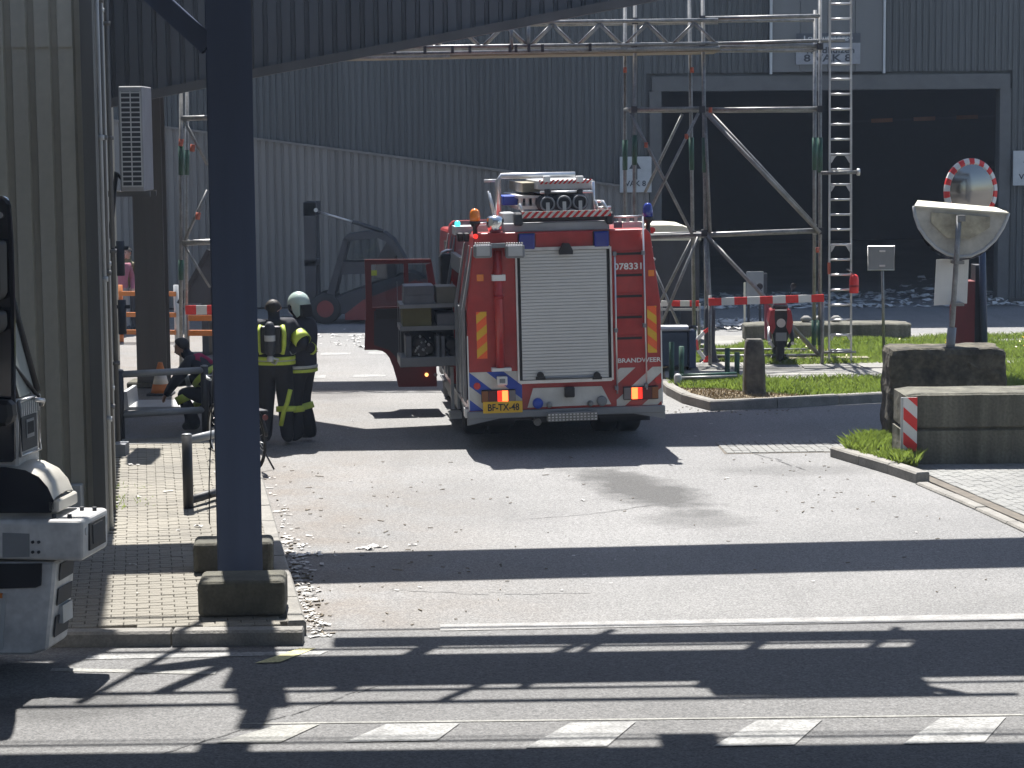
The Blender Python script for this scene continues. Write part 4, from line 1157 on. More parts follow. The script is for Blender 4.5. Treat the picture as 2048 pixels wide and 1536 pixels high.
# tail lamps
for x0, x1, y0, y1, order in ((962, 1031, 780, 803, ('amberdk', 'maroon', 'redglow', 'hotglow', 'smoke')), (1246, 1316, 773, 797, ('smoke', 'hotglow', 'redglow', 'maroon', 'amberdk'))):
    (u0, zz1), (u1, zz0) = TL(x0, y0), TL(x1, y1)
    o = body(MB().box(u0, u1, -.05, -.005, zz0, zz1), 'tail_lamp', M['black'], bevel=.008)
    ws = [.2, .26, .13, .19, .22] if order[0] == 'amberdk' else [.22, .19, .13, .26, .2]
    k = u0
    for w, m in zip(ws, order):
        k2 = k + w * (u1 - u0)
        body(MB().box(k + .004, k2 - .004, -.066, -.051, zz0 + .012, zz1 - .012), 'lamp_lens', M[m], o)
        k = k2
for x, y in ((954, 772), (1316, 760)):
    u, z = TL(x, y); body(MB().disc((u, -.001, z), (0, -1, 0), .045, .02, 14), 'round_reflector', M['redlens'])
(u0, z1), (u1, z0) = TL(993, 752), TL(1014, 769)
o = body(MB().box(u0, u1, -.09, -.005, z0, z1), 'work_lamp', M['white'], bevel=.01)
body(MB().box(u0 + .03, u1 - .03, -.095, -.0905, z0 + .03, z1 - .03), 'lamp_glass', M['grey'], o)
# number plate
(u0, z1), (u1, z0) = TL(965, 803), TL(1044, 823)
o = body(MB().box(u0, u1, -.075, -.055, z0, z1), 'number_plate', M['plateY'])
h = (z1 - z0)
body(text_mb('BF-TX-48', h * .62, lambda u, v, w: Vector((u0 + .06 + u, -.0755 - w, z0 + h * .19 + v)), .003, (u1 - u0) * .8), 'plate_lettering', M['black'], o)
# white panel low in the middle
pts = [TL(x, y) for x, y in ((1055, 815), (1222, 808), (1203, 772), (1066, 776))]
mb = MB(); mb.prism(pts, RFN, .001, .02); o = body(mb, 'hose_panel', M['whitedirty'])
(u0, z1), (u1, z0) = TL(1128, 773), TL(1148, 793)
body(MB().box(u0, u1, -.10, -.021, z0, z1), 'tow_coupling', M['black'], bevel=.012)
for x, y, r, m in ((1075, 806, .068, 'blue'), (1098, 809, .038, 'galv'), (1180, 806, .038, 'galv'), (1203, 801, .066, 'grey')):
    u, z = TL(x, y); z = max(z, .56)
    mb = MB(); mb.lathe([(r, 0), (r, .04), (r * .8, .055), (r * .3, .06)], (u, -.021, z), 16, Matrix.Rotation(math.pi / 2, 3, 'X'))
    body(mb, 'outlet_cap', M[m])
# white edge lines of the body
for s in (-1, 1):
    body(MB().box(s * HW - .008, s * HW + .008, -.012, .0, .55, 1.5), 'edge_strip', M['white'])
# left side: awning rails and roller boxes
for y0, w in ((.08, .10), (.55, .07), (1.30, .12), (3.06, .12), (3.6, .07), (4.3, .1)):
    mb = MB(); mb.prism([(-HW - .02, .62), (-HW - .055, .66), (-HW - .055, 1.83), (-HW + .09, 2.62), (-HW + .12, 2.62), (-HW - .02, 1.83)], lambda u, v, w_: Vector((u, w_, v)), y0, y0 + w)
    body(mb, 'side_rail', M['grey'])
for y0, y1 in ((.18, .55), (.62, 1.3), (3.18, 3.6)):
    for k in range(8):
        za, zc = .66 + k * .145, .66 + (k + 1) * .145 - .006
        body(MB().box(-HW - .03, -HW - .004, y0, y1, za, zc), 'side_shutter_slat', M['grey'])
body(MB().box(-HW + .03, -HW + .16, 1.45, 3.05, 2.2, 2.42), 'shutter_roll', M['grey'])
body(MB().box(-.6, -.551, 1.46, 3.04, .52, 2.19), 'locker_back', M['grey'])
body(MB().box(-HW, -.6, 1.46, 3.04, .52, .56), 'locker_floor', M['grey'])
body(MB().box(-HW - .05, -HW + .02, .02, .3, .45, .56), 'corner_marker', M['white'])
# pull-out rack
RY = 2.0
def rk_(x0, y0, x1, y1, name, m, dy0=0.0, dy1=.7, parent=None, bevel=.008):
    (u0, z1), (u1, z0) = TL(x0, y0, RY), TL(x1, y1, RY)
    return body(MB().box(u0, u1, RY + dy0, RY + dy1, z0, z1), name, M[m], parent, bevel)
rack = rk_(800, 716, 928, 731, 'pull_out_rack', 'grey', 0, .8)
rk_(800, 654, 918, 659, 'rack_shelf', 'grey', 0, .8, rack, 0); rk_(800, 610, 918, 614, 'rack_shelf', 'grey', 0, .8, rack, 0)
rk_(799, 570, 804, 716, 'rack_upright', 'grey', .74, .8, rack, 0); rk_(911, 570, 917, 716, 'rack_upright', 'grey', .74, .8, rack, 0)
rk_(799, 612, 803, 716, 'rack_upright', 'grey', .0, .05, rack, 0)
rk_(804, 614, 915, 655, 'rack_back', 'machine', .75, .78, rack, 0); rk_(804, 659, 915, 716, 'rack_back', 'machine', .75, .78, rack, 0)
rk_(808, 591, 869, 609, 'equipment_box', 'boxgrey', .05, .6); rk_(808, 573, 869, 590, 'equipment_box', 'boxgrey', .05, .6)
rk_(873, 574, 914, 609, 'equipment_case', 'boxtan', .05, .55)
rk_(805, 616, 864, 653, 'olive_case', 'olive', .04, .6); rk_(874, 628, 912, 653, 'tool_box', 'boxgrey', .05, .6)
for x0, x1 in ((811, 824), (872, 880), (882, 891)):
    rk_(x0, 672, x1, 715, 'cylinder_bracket', 'boxgrey', .02, .5)
rd = random.Random(3)
mb = MB()
for (x, y, r) in ((842, 690, .11), (858, 700, .09), (832, 703, .08), (902, 690, .1), (906, 705, .07), (845, 705, .1)):
    u, z = TL(x, y, RY)
    mb.lathe([(r * .6, 0), (r, .05), (r, .3), (r * .6, .36)], (u, RY + .42, z), 12, Matrix.Rotation(math.pi / 2, 3, 'X'))
body(mb, 'stowed_hose', M['black'])
mb = MB()
for i in range(16):
    u, z = TL(rd.uniform(830, 864), rd.uniform(672, 710), RY + .05); s = rd.uniform(.008, .022)
    mb.lathe([(s * .4, -s), (s, 0), (s * .4, s)], (u, RY + .06, z), 8)
body(mb, 'hose_coupling', M['alu'])
# struts holding the rack and side step
for x in (905, 917):
    (u, z), (u2, z2) = TL(x, 735, RY), TL(x + 2, 820, RY)
    body(MB().box(u - .02, u + .02, RY + .1, RY + .14, z2, z), 'rack_strut', M['greylt'])
(u, z) = TL(912, 826, RY); body(MB().box(u - .08, u + .08, RY, RY + .3, z - .08, z), 'fold_down_step', M['whitedirty'])
# open cab door, hinged at its front edge
DY = 4.75
dpts = [TL(x, y, DY) for x, y in ((729, 519), (861, 518), (866, 545), (872, 575), (874, 773), (797, 774), (793, 757), (787, 736), (779, 716), (772, 707), (764, 702), (753, 700), (729, 700))]
win = [TL(x, y, DY) for x, y in ((742, 529), (807, 527), (807, 613), (742, 615))]
qw = [TL(x, y, DY) for x, y in ((816, 529), (851, 529), (857, 573), (816, 574))]
DFN = lambda u, v, w: Vector((u, DY + w, v))
# door skin split round its openings
xl, xr = dpts[0][0], dpts[4][0]
wz1, wz0, wx0, wx1, qx0, qx1 = win[0][1], win[3][1], win[0][0], win[1][0], qw[0][0], qw[2][0]
qz0 = qw[3][1]
top_l, top_r = dpts[0], dpts[1]
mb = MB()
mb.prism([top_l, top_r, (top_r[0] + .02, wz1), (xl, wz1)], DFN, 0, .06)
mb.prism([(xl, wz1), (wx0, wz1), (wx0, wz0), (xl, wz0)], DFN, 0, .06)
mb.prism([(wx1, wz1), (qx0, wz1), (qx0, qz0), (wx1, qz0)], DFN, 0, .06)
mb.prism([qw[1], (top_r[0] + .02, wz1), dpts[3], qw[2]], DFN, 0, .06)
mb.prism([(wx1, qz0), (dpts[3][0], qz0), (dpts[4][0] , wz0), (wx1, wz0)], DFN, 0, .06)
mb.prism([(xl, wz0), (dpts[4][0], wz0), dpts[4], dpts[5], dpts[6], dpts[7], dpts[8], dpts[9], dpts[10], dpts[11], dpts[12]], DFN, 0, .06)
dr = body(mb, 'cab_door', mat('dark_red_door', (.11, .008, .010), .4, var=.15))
mb = MB(); mb.prism(win, DFN, .025, .032); body(mb, 'window_pane', M['glass'], dr)
mb = MB(); mb.prism(qw, DFN, .025, .032); body(mb, 'window_pane', M['glass'], dr)
pan = [TL(x, y, DY) for x, y in ((748, 622), (806, 622), (806, 700), (800, 728), (790, 712), (778, 700), (760, 694), (748, 690))]
mb = MB(); mb.prism(pan, DFN, -.012, -.001); body(mb, 'door_lining', M['machine'], dr)
(u0, z1), (u1, z0) = TL(751, 618, DY), TL(806, 636, DY)
body(MB().box(u0, u1, DY - .06, DY - .013, z0, z1), 'armrest', M['black'], dr)
(u0, z1), (u1, z0) = TL(742, 541, DY), TL(754, 551, DY)
body(MB().box(u0, u1, DY + .018, DY + .024, z0, z1), 'window_sticker', M['lime'], dr)
for x, m in ((853, 'warmglow'), (871, 'galv'), (891, 'galv')):
    u, z = TL(x, 749, DY); body(MB().disc((u, DY - .02, z), (0, -1, 0), .028, .02, 10), 'door_lamp', M[m], dr)
# mirror on its arm
mb = MB(); pts = [TL(x, y, 3.3) for x, y in ((920, 500), (893, 501), (884, 505), (880, 514))]
mb.path([(u, 3.3, z) for u, z in pts], .022, 7); o = body(mb, 'gear_hook', M['alu'])
(u0, z1), (u1, z0) = TL(880, 508, 3.3), TL(905, 572, 3.3)
body(MB().box(u0, u1, 3.25, 3.55, z0, z1), 'hanging_gear', M['black'], bevel=.03, seg=2)
# cab steps seen under the locker
for z in (.42, .72): body(MB().box(-1.24, -.95, 4.9, 5.7, z - .03, z), 'cab_step', M['grey'])

# ---------------- roof gear
def roofbox(name, x0, y0, x1, y1, yl, dy, m, bevel=.006, parent=None):
    (u0, z1), (u1, z0) = TL(x0, y0, yl), TL(x1, y1, yl)
    return body(MB().box(u0, u1, yl, yl + dy, z0, z1), name, M[m], parent, bevel)
def roofbar(name, pts, yl, r, m, n=8):
    P_ = [TL(x, y, yl) for x, y in pts]
    return body(MB().path([(u, yl, z) for u, z in P_], r, n), name, M[m])
body(MB().box(-.75, .62, .12, .3, ZT - .003, ZT + .11), 'roof_beam', M['greylt'], bevel=.01)
roofbox('roof_roller', 1030, 428, 1228, 440, .08, .12, 'black', .02)
roofbox('roof_end', 1028, 426, 1046, 452, .06, .2, 'machine', .02); roofbox('roof_end', 1212, 424, 1228, 448, .06, .2, 'machine', .02)
o = roofbox('warning_bar', 1044, 424, 1222, 432, .04, .03, 'whitedirty', 0)
(u0, z1), (u1, z0) = TL(1044, 424, .04), TL(1222, 432, .04); z0, z1 = min(z0, z1), max(z0, z1)
mb = MB(); stripes(mb, u0, u1, z0, z1, lambda u, v, w: Vector((u, .04 - w, v)), .09, .045, 1.0, .0005, .003); body(mb, 'red_stripe', M['redlens'], o)
for x, y in ((1095, 408), (1128, 406), (1160, 404)):       # three suction hoses in their tubes
    u, z = TL(x, y, .35); r = .108
    mb = MB(); mb.lathe([(r * .82, .02), (r, 0), (r, 2.4), (r * .7, 2.42)], (u, .35, z), 20, Matrix.Rotation(-math.pi / 2, 3, 'X'))
    o = body(mb, 'hose_tube', M['machine'])
    mb = MB(); mb.path([(u + r * .8 * math.cos(t * .3142 * 1), .34, z + r * .8 * math.sin(t * .3142)) for t in range(20)], .012, 6, closed=True); body(mb, 'tube_ring', M['grey'], o)
    mb = MB(); mb.box(u - .022, u + .022, .30, .325, z - .17, z + .02); body(mb, 'hose_strap', M['greylt'], o)
roofbar('rack_bar', ((1080, 385), (1185, 383)), .4, .018, 'alu')
# ladders on the left and stacked above
roofbar('ladder_gantry', ((997, 432), (996, 362), (1002, 352), (1150, 349)), .9, .038, 'alu', 10)
roofbar('ladder_gantry', ((968, 362), (995, 361)), 1.4, .02, 'greylt')
o = roofbox('upper_ladder', 1075, 362, 1186, 376, .5, 2.2, 'greylt', .004)
(u0, z1), (u1, z0) = TL(1078, 360, .5), TL(1184, 366, .5)
mb = MB(); stripes(mb, u0, u1, min(z0, z1), max(z0, z1), lambda u, v, w: Vector((u, .5 - w, v)), .06, .03, 1.0, .001, .005); body(mb, 'red_stripe', M['redlens'], o)
roofbox('upper_ladder', 1045, 366, 1080, 384, .9, 1.8, 'plank', .004)
for x in (1094, 1160):
    roofbox('ladder_bracket', x - 6, 352, x + 7, 364, .4, .15, 'white', .006)
roofbar('rack_frame', ((1186, 362), (1187, 400), (1190, 428)), .45, .022, 'alu')
for k in range(4):
    u, z = TL(1042 + k * 13, 404, .8)
    body(MB().box(u - .028, u + .028, .8, .83, z - .06, z + .06), 'ladder_rung_end', M['white'], bevel=.02)
roofbox('ladder_beam', 1036, 392, 1082, 396, .75, 2.0, 'alu', 0); roofbox('ladder_beam', 1036, 412, 1082, 418, .75, 2.0, 'alu', 0)
roofbox('blue_crate', 1006, 392, 1036, 410, 1.2, .6, 'blue', .01)
roofbar('support_strut', ((1038, 408), (1046, 424)), .3, .02, 'alu'); roofbar('support_strut', ((1190, 400), (1196, 420)), .3, .02, 'alu'); roofbar('support_strut', ((1204, 402), (1215, 422)), .25, .026, 'alu')
roofbar('cross_rail', ((1190, 416), (1222, 414)), .3, .016, 'alu'); roofbar('cross_rail', ((1190, 403), (1206, 402)), .5, .014, 'alu')
roofbox('roof_box', 1004, 426, 1030, 450, .3, .5, 'greylt', .01)
for x in (1095, 1160):
    roofbox('hose_clip', x - 6, 378, x + 6, 393, .36, .05, 'black', .01)
# chrome searchlight and twin aerials
u, z = TL(991, 468, .1)
mb = MB(); mb.lathe([(.04, 0), (.09, .04), (.115, .12), (.115, .19), (.095, .22), (.03, .235)], (u, .12, z), 18); body(mb, 'searchlight', M['chrome'])
roofbar('aerial', ((988, 436), (976, 382)), .14, .012, 'alu'); roofbar('aerial', ((993, 436), (979, 386)), .2, .012, 'alu')
# right railing and recess
roofbar('roof_rail', ((1226, 434), (1286, 432)), .15, .013, 'alu')
for x in (1240, 1256, 1272): roofbox('rail_stay', x - 3, 434, x + 3, 444, .16, .02, 'greylt', 0)
roofbox('rail_panel', 1246, 444, 1284, 470, .5, .04, 'greylt', .004); roofbox('rail_panel', 1228, 444, 1245, 470, .5, .04, 'bluebin', .004)
roofbar('roof_rail', ((955, 448), (972, 446)), .3, .012, 'alu'); roofbox('rail_panel', 955, 450, 1004, 466, .5, .03, 'greylt', .004)
# beacons
def beacon(x, yb, yt, m, stem, nm='beacon'):
    u, zb_ = TL(x, yb, .15); _, zt_ = TL(x, yt, .15); h = zt_ - zb_; r = .07
    o = body(MB().lathe([(.03, -stem), (.03, -.05), (r * .8, -.02), (r, 0), (r, h * .16)], (u, .15, zb_), 14), nm, M['black'])
    body(MB().lathe([(r * .96, h * .162), (r * .98, h * .5), (r * .85, h * .8), (r * .5, h * .96), (r * .1, h)], (u, .15, zb_), 16), 'beacon_dome', m, o)
beacon(950, 447, 417, M['amber'], .14); beacon(1296, 439, 405, M['bluelens'], .22)
u, z = TL(915, 449, 1.0); body(MB().lathe([(.02, -.05), (.035, -.02), (.035, .03), (.01, .05)], (u, 1.0, z), 12), 'side_flasher', M['cyanglow'])
u, z = TL(916, 462, 1.0); body(MB().box(u - .05, u + .3, .9, 1.4, z - .05, z + .06), 'flasher_mount', M['greylt'])
for k in range(3):
    u, z = TL(921 + k * 13, 474, .7); body(MB().box(u - .035, u + .035, .7 , .9, z - .06, z + .05), 'scene_lamp', M['black'], bevel=.01)
u, z = TL(950, 472, .05); body(MB().disc((u, -.01, z), (0, -1, 0), .03, .03, 10), 'marker_lamp', M['redglow2'])
u, z = TL(1303, 460, .4); body(MB().disc((u, .38, z), (0, -1, 0), .042, .03, 12), 'marker_lamp', M['redlens'])
u, z = TL(1296, 460, .4); body(MB().bar((u - .1, .4, z), (u + .04, .4, z), .02, .02), 'marker_arm', M['black'])
for x, y in ((1302, 494), (1308, 518)):
    u, z = TL(x, y, .3); body(MB().disc((u, .3, z), (0, -1, 0), .018, .03, 8), 'side_bolt', M['alu'])
# ================================================================== PEOPLE
def skin_body(name, J, E, mats, parent, sub=2):
    """J: name -> (pos, rx, ry); E: (a, b, material index). One continuous surface grown on the skeleton."""
    names = list(J); idx = {k: i for i, k in enumerate(names)}
    me = bpy.data.meshes.new(name)
    me.from_pydata([J[k][0] for k in names], [(idx[a], idx[b]) for a, b, _ in E], [])
    o = bpy.data.objects.new(name, me); COL.objects.link(o)
    sm = o.modifiers.new('skin', 'SKIN'); sm.use_smooth_shade = True
    for k in names:
        v = me.skin_vertices[0].data[idx[k]]; v.radius = (J[k][1], J[k][2]); v.use_root = (k == 'pelvis')
    ss = o.modifiers.new('sub', 'SUBSURF'); ss.levels = sub; ss.render_levels = sub
    dg = bpy.context.evaluated_depsgraph_get()
    m2 = bpy.data.meshes.new_from_object(o.evaluated_get(dg))
    bpy.data.objects.remove(o); bpy.data.meshes.remove(me)
    m2.name = name; m2.materials.clear()
    for m in mats: m2.materials.append(m)
    segs = [(Vector(J[a][0]), Vector(J[b][0]), k, (J[a][1] + J[b][1]) / 2) for a, b, k in E]
    for p in m2.polygons:
        c = p.center; best = 1e9
        for a, b, k, r in segs:
            ab = b - a; t = max(0, min(1, (c - a).dot(ab) / max(ab.length_squared, 1e-9)))
            d_ = (c - a - ab * t).length - r * .8
            if d_ < best: best = d_; p.material_index = k
        p.use_smooth = True
    return obj(name, m2, parent)
def ring(p0, p1, t0, t1, rx, ry, n=18):
    p0, p1 = Vector(p0), Vector(p1); d = (p1 - p0); dn = d.normalized()
    a = Vector((1, 0, 0)); a = (a - dn * a.dot(dn)).normalized(); b = dn.cross(a)
    mb = MB(); vs = []
    for t, k in ((t0, .94), (t0, 1.0), (t1, 1.0), (t1, .94)):
        for j in range(n):
            th = 2 * math.pi * j / n
            vs.append(p0 + d * t + a * (rx * k * math.cos(th)) + b * (ry * k * math.sin(th)))
    fs = [(i * n + j, i * n + (j + 1) % n, (i + 1) * n + (j + 1) % n, (i + 1) * n + j) for i in range(3) for j in range(n)]
    return mb.add(vs, fs, 0, True)
def hand(J, E, pre, wrist, direction, side, k=5):
    """palm, four unequal fingers with a bend, and a thumb leaving the side of the palm"""
    w = Vector(wrist); d = Vector(direction).normalized(); s = Vector(side).normalized(); c = d.cross(s).normalized()
    J[pre + 'palm'] = (w + d * .06, .034, .024); E.append((pre + 'wr', pre + 'palm', k))
    J[pre + 'kn'] = (w + d * .095, .036, .02); E.append((pre + 'palm', pre + 'kn', k))
    for i, (o, L) in enumerate(((-.03, .075), (-.01, .088), (.011, .083), (.03, .065))):
        a = w + d * .105 + s * o
        J[pre + 'f%d' % i] = (a + d * L * .45 + c * .008, .0095, .0095); J[pre + 'g%d' % i] = (a + d * L * .8 + c * .03, .008, .008)
        E.append((pre + 'kn', pre + 'f%d' % i, k)); E.append((pre + 'f%d' % i, pre + 'g%d' % i, k))
    J[pre + 't0'] = (w + d * .06 - s * .05 + c * .01, .011, .011); J[pre + 't1'] = (w + d * .10 - s * .062 + c * .02, .009, .009)
    E.append((pre + 'palm', pre + 't0', k)); E.append((pre + 't0', pre + 't1', k))
def skeleton(P_, bulk=1.12):
    J = {}; E = []
    def j(n, p, rx, ry=None): J[n] = (Vector(p), rx, ry if ry else rx)
    j('pelvis', P_['pelvis'], .165 * bulk, .13 * bulk); j('waist', P_['waist'], .155 * bulk, .13 * bulk); j('chest', P_['chest'], .19 * bulk, .15 * bulk)
    j('nb', P_['nb'], .10 * bulk, .09 * bulk); j('neck', P_['neck'], .066); j('jaw', P_['jaw'], .075, .085); j('head', P_['head'], .092, .105); j('crown', P_['crown'], .068, .08)
    j('nose', P_['nose'], .018)
    E += [('pelvis', 'waist', 0), ('waist', 'chest', 0), ('chest', 'nb', 0), ('nb', 'neck', 2), ('neck', 'jaw', 2), ('jaw', 'head', 2), ('head', 'crown', 2), ('jaw', 'nose', 2)]
    for s in 'lr':
        j(s + 'sh', P_[s + 'sh'], .085 * bulk); j(s + 'el', P_[s + 'el'], .062 * bulk); j(s + 'wr', P_[s + 'wr'], .046 * bulk)
        E += [('chest', s + 'sh', 0), (s + 'sh', s + 'el', 0), (s + 'el', s + 'wr', 0)]
        hand(J, E, s, P_[s + 'wr'], P_[s + 'hd'], P_[s + 'hs'], 4)
        j(s + 'hip', P_[s + 'hip'], .115 * bulk); j(s + 'kn_', P_[s + 'kn'], .083 * bulk); j(s + 'an', P_[s + 'an'], .068 * bulk); j(s + 'to', P_[s + 'to'], .050)
        j(s + 'he', P_[s + 'he'], .050)
        E += [('pelvis', s + 'hip', 1), (s + 'hip', s + 'kn_', 1), (s + 'kn_', s + 'an', 1), (s + 'an', s + 'to', 3), (s + 'an', s + 'he', 3)]
    return J, E
STAND = dict(pelvis=(0, 0, .97), waist=(0, 0, 1.12), chest=(0, .01, 1.34), nb=(0, 0, 1.50), neck=(0, .005, 1.57), jaw=(0, .03, 1.63), head=(0, .015, 1.71), crown=(0, .0, 1.79), nose=(0, .125, 1.665),
             lsh=(-.20, 0, 1.45), lel=(-.27, -.02, 1.16), lwr=(-.24, .16, .98), lhd=(.1, .6, -.5), lhs=(1, 0, 0),
             rsh=(.20, 0, 1.45), rel=(.27, -.02, 1.16), rwr=(.24, .16, .98), rhd=(-.1, .6, -.5), rhs=(-1, 0, 0),
             lhip=(-.10, 0, .90), lkn=(-.12, .03, .50), lan=(-.13, -.02, .11), lto=(-.15, .15, .05), lhe=(-.13, -.07, .05),
             rhip=(.10, 0, .90), rkn=(.12, .03, .50), ran=(.13, -.02, .11), rto=(.15, .15, .05), rhe=(.13, -.07, .05))
def scaled(P_, k):
    return {a: (tuple(x * k for x in v) if a[1:] not in ('hd', 'hs') else v) for a, v in P_.items()}
def hair_cap(parent, c, crown, m, r=.108, back=(0, -1, 0)):
    c = Vector(c); mb = MB(); bk = Vector(back)
    vs, fs = [], []; n, k = 14, 7
    up = (Vector(crown) - c).normalized()
    ax = up + bk * .55; ax.normalize(); a = ax.orthogonal().normalized(); b = ax.cross(a)
    for i in range(k + 1):
        ph = (i / k) * 1.42
        for j in range(n):
            th = 2 * math.pi * j / n
            rr = r * (1 + .06 * noise.noise(Vector((i * .8, j * .9, 2))))
            vs.append(c + ax * (rr * math.cos(ph) * 1.08) + (a * math.cos(th) + b * math.sin(th)) * (rr * math.sin(ph)))
    fs = [(i * n + j, i * n + (j + 1) % n, (i + 1) * n + (j + 1) % n, (i + 1) * n + j) for i in range(k) for j in range(n)]
    mb.add(vs, fs, 0, True)
    return mb.build('hair', m, parent)
def face(parent, c, fwd, right):
    c, f, r_ = Vector(c), Vector(fwd).normalized(), Vector(right).normalized()
    for s in (-1, 1):
        MB().lathe([(.002, -.012), (.010, 0), (.002, .012)], c + f * .088 + r_ * (.033 * s) + Vector((0, 0, .005)), 8).build('eye', M['black'], parent)
        MB().lathe([(.004, -.03), (.018, 0), (.004, .03)], c + r_ * (.094 * s), 8).build('ear', M['skin'], parent)
    MB().bar(c + f * .088 - r_ * .025 + Vector((0, 0, -.085)), c + f * .088 + r_ * .025 + Vector((0, 0, -.085)), .01, .012).build('mouth', M['pinkc'], parent)

# ---- firefighter with breathing apparatus, seen from behind
p0 = G(553, 890)
pf = thing('person', 'bareheaded firefighter in dark turnout gear with air cylinder on back', 'person', (p0.x, p0.y, 0.012), R(-4), 'firefighters beside the column')
k = 1.08
P1 = dict(STAND); P1.update(rsh=(.21, .02, 1.45), rel=(.37, .08, 1.20), rwr=(.40, .32, 1.12), rhd=(.1, 1, .0), rhs=(-.6, 0, .6), lel=(-.28, .02, 1.15), lwr=(-.2, .24, 1.05), nb=(0, 0, 1.47), neck=(0, .005, 1.53), jaw=(-.01, .03, 1.58), head=(-.01, .02, 1.66), crown=(-.01, 0, 1.745), nose=(-.01, .125, 1.615))
P1 = scaled(P1, k)
J, E = skeleton(P1, 1.38)
skin_body('body', J, E, [M['cloth'], M['cloth2'], M['skin'], M['boot'], M['skin']], pf)
hair_cap(pf, P1['head'], P1['crown'], M['hair'], .106)
face(pf, P1['head'], (0, 1, 0), (1, 0, 0))
bd = lambda mb, par=None, nm='reflective_band', m='lime': mb.build(nm, M[m], par or pf)
bd(ring((0, 0, .98 * k), (0, 0, 1.08 * k), .0, .42, .275, .225)); bd(ring((0, 0, .98 * k), (0, 0, 1.08 * k), .58, 1.0, .275, .225))
bd(ring((0, 0, .98 * k), (0, 0, 1.08 * k), .44, .56, .272, .222), None, 'silver_band', 'silverb')
for s in (-1, 1):
    bd(MB().path([(s * .13 * k, -.18, 1.46 * k), (s * .155 * k, -.225, 1.36 * k), (s * .15 * k, -.225, 1.22 * k), (s * .125 * k, -.205, 1.12 * k)], .034, 6), None, 'harness_strap')
rk_n = P1['rkn']; ran = P1['ran']; rhip = P1['rhip']
bd(ring(rk_n, ran, .10, .27, .132, .132)); 
bd(MB().path([(.20 * k, -.115, .68 * k), (.16 * k, -.125, .52 * k), (.12 * k, -.13, .42 * k), (.075 * k, -.115, .24 * k)], .032, 5), None, 'leg_strap')
bd(ring(P1['rel'], P1['rwr'], .60, .85, .088, .088))
mb = MB(); mb.box(-.135, .135, -.30, -.19, 1.13 * k, 1.46 * k)
bp_ = mb.build('backplate', M['black'], pf, bevel=.03, seg=2)
mb = MB(); mb.lathe([(.02, 0), (.055, .03), (.07, .07), (.07, .38), (.05, .43), (.025, .45)], (0, -.33, 1.10 * k), 14)
cy = mb.build('air_cylinder', M['machine'], pf)
MB().lathe([(.0715, .20), (.0725, .205), (.0725, .27), (.0715, .275)], (0, -.33, 1.10 * k), 14).build('cylinder_label', M['greylt'], cy)
MB().tube((-.07, -.31, 1.435 * k), (.06, -.31, 1.445 * k), .012, 8).build('handle', M['alu'], pf)
MB().lathe([(.03, 0), (.045, .02), (.045, .06), (.02, .09)], (.0, -.33, 1.035 * k), 12).build('valve', M['greylt'], cy)
MB().path([(.03, -.33, 1.08 * k), (.09, -.27, 1.06 * k), (.05, -.24, 1.0 * k), (.0, -.22, 1.02 * k)], .016, 6).build('air_hose', M['silverb'], pf)

# ---- firefighter with helmet, facing left
p0 = G(604, 884)
ph = thing('person', 'firefighter wearing pale helmet with one arm raised to the chest', 'person', (p0.x, p0.y, 0.012), R(62), 'firefighters beside the column')
P2 = dict(STAND); P2.update(rsh=(.20, -.01, 1.45), rel=(.30, .12, 1.22), rwr=(.08, .30, 1.34), rhd=(-.8, .4, .4), rhs=(0, .3, -.8), lsh=(-.20, .0, 1.45), lel=(-.27, -.26, 1.24), lwr=(-.25, .06, 1.16), lhd=(.5, .7, .2), lhs=(0, 0, 1), rkn=(.13, .07, .50), ran=(.15, -.05, .11), rto=(.17, .12, .05), rhe=(.15, -.1, .05))
P2 = scaled(P2, 1.06)
J, E = skeleton(P2, 1.36)
skin_body('body', J, E, [M['cloth'], M['cloth2'], M['skin'], M['boot'], M['cloth']], ph)
face(ph, P2['head'], (0, 1, 0), (1, 0, 0))
c = Vector(P2['head']); 
def dome(c, rx, ry, rz, ph0, n=20, k=9, tilt=0.0):
    mb = MB(); vs = []
    for i in range(k + 1):
        ph_ = ph0 * i / k
        for j in range(n):
            th = 2 * math.pi * j / n
            v = Vector((rx * math.sin(ph_) * math.cos(th), ry * math.sin(ph_) * math.sin(th), rz * math.cos(ph_)))
            vs.append(c + Matrix.Rotation(tilt, 3, 'X') @ v)
    return mb.add(vs, [(i * n + j, i * n + (j + 1) % n, (i + 1) * n + (j + 1) % n, (i + 1) * n + j) for i in range(k) for j in range(n)], 0, True)
hm = dome(c + Vector((0, -.005, .02)), .135, .155, .155, 1.75, tilt=R(-6)).build('helmet', M['helmet'], ph)
mb = MB(); mb.add([], [])
for s in (-1, 1):
    cheek = MB(); cheek.prism([(-.10, .02), (.03, .02), (.0, -.09), (-.06, -.16), (-.10, -.13)], lambda u, v, w: c + Vector((s * (.125 + w), u, v)), -.012, .012)
    cheek.build('helmet_side', M['helmet'], hm)
dome(c + Vector((0, .03, -.01)), .128, .14, .11, 1.6, tilt=R(-75)).build('visor', M['glassdk'], hm)
nk = MB(); nk.prism([(-.13, .0), (-.06, .0), (-.05, -.17), (-.15, -.16)], lambda u, v, w: c + Vector((w, u, v)), -.11, .11); nk.build('neck_flap', M['black'], hm)
MB().disc(c + Vector((.13, -.05, -.02)), (1, 0, 0), .03, .02, 10).build('helmet_knob', M['black'], hm)
b2 = lambda mb, nm='reflective_band', m='lime': mb.build(nm, M[m], ph)
b2(ring(P2['rsh'], P2['rel'], .52, .82, .118, .118)); b2(ring(P2['lsh'], P2['lel'], .45, .85, .118, .118))
b2(ring((0, 0, .93), (0, 0, 1.02), .0, .45, .262, .215)); b2(ring((0, 0, .93), (0, 0, 1.02), .55, 1, .262, .215), 'silver_band', 'silverb')
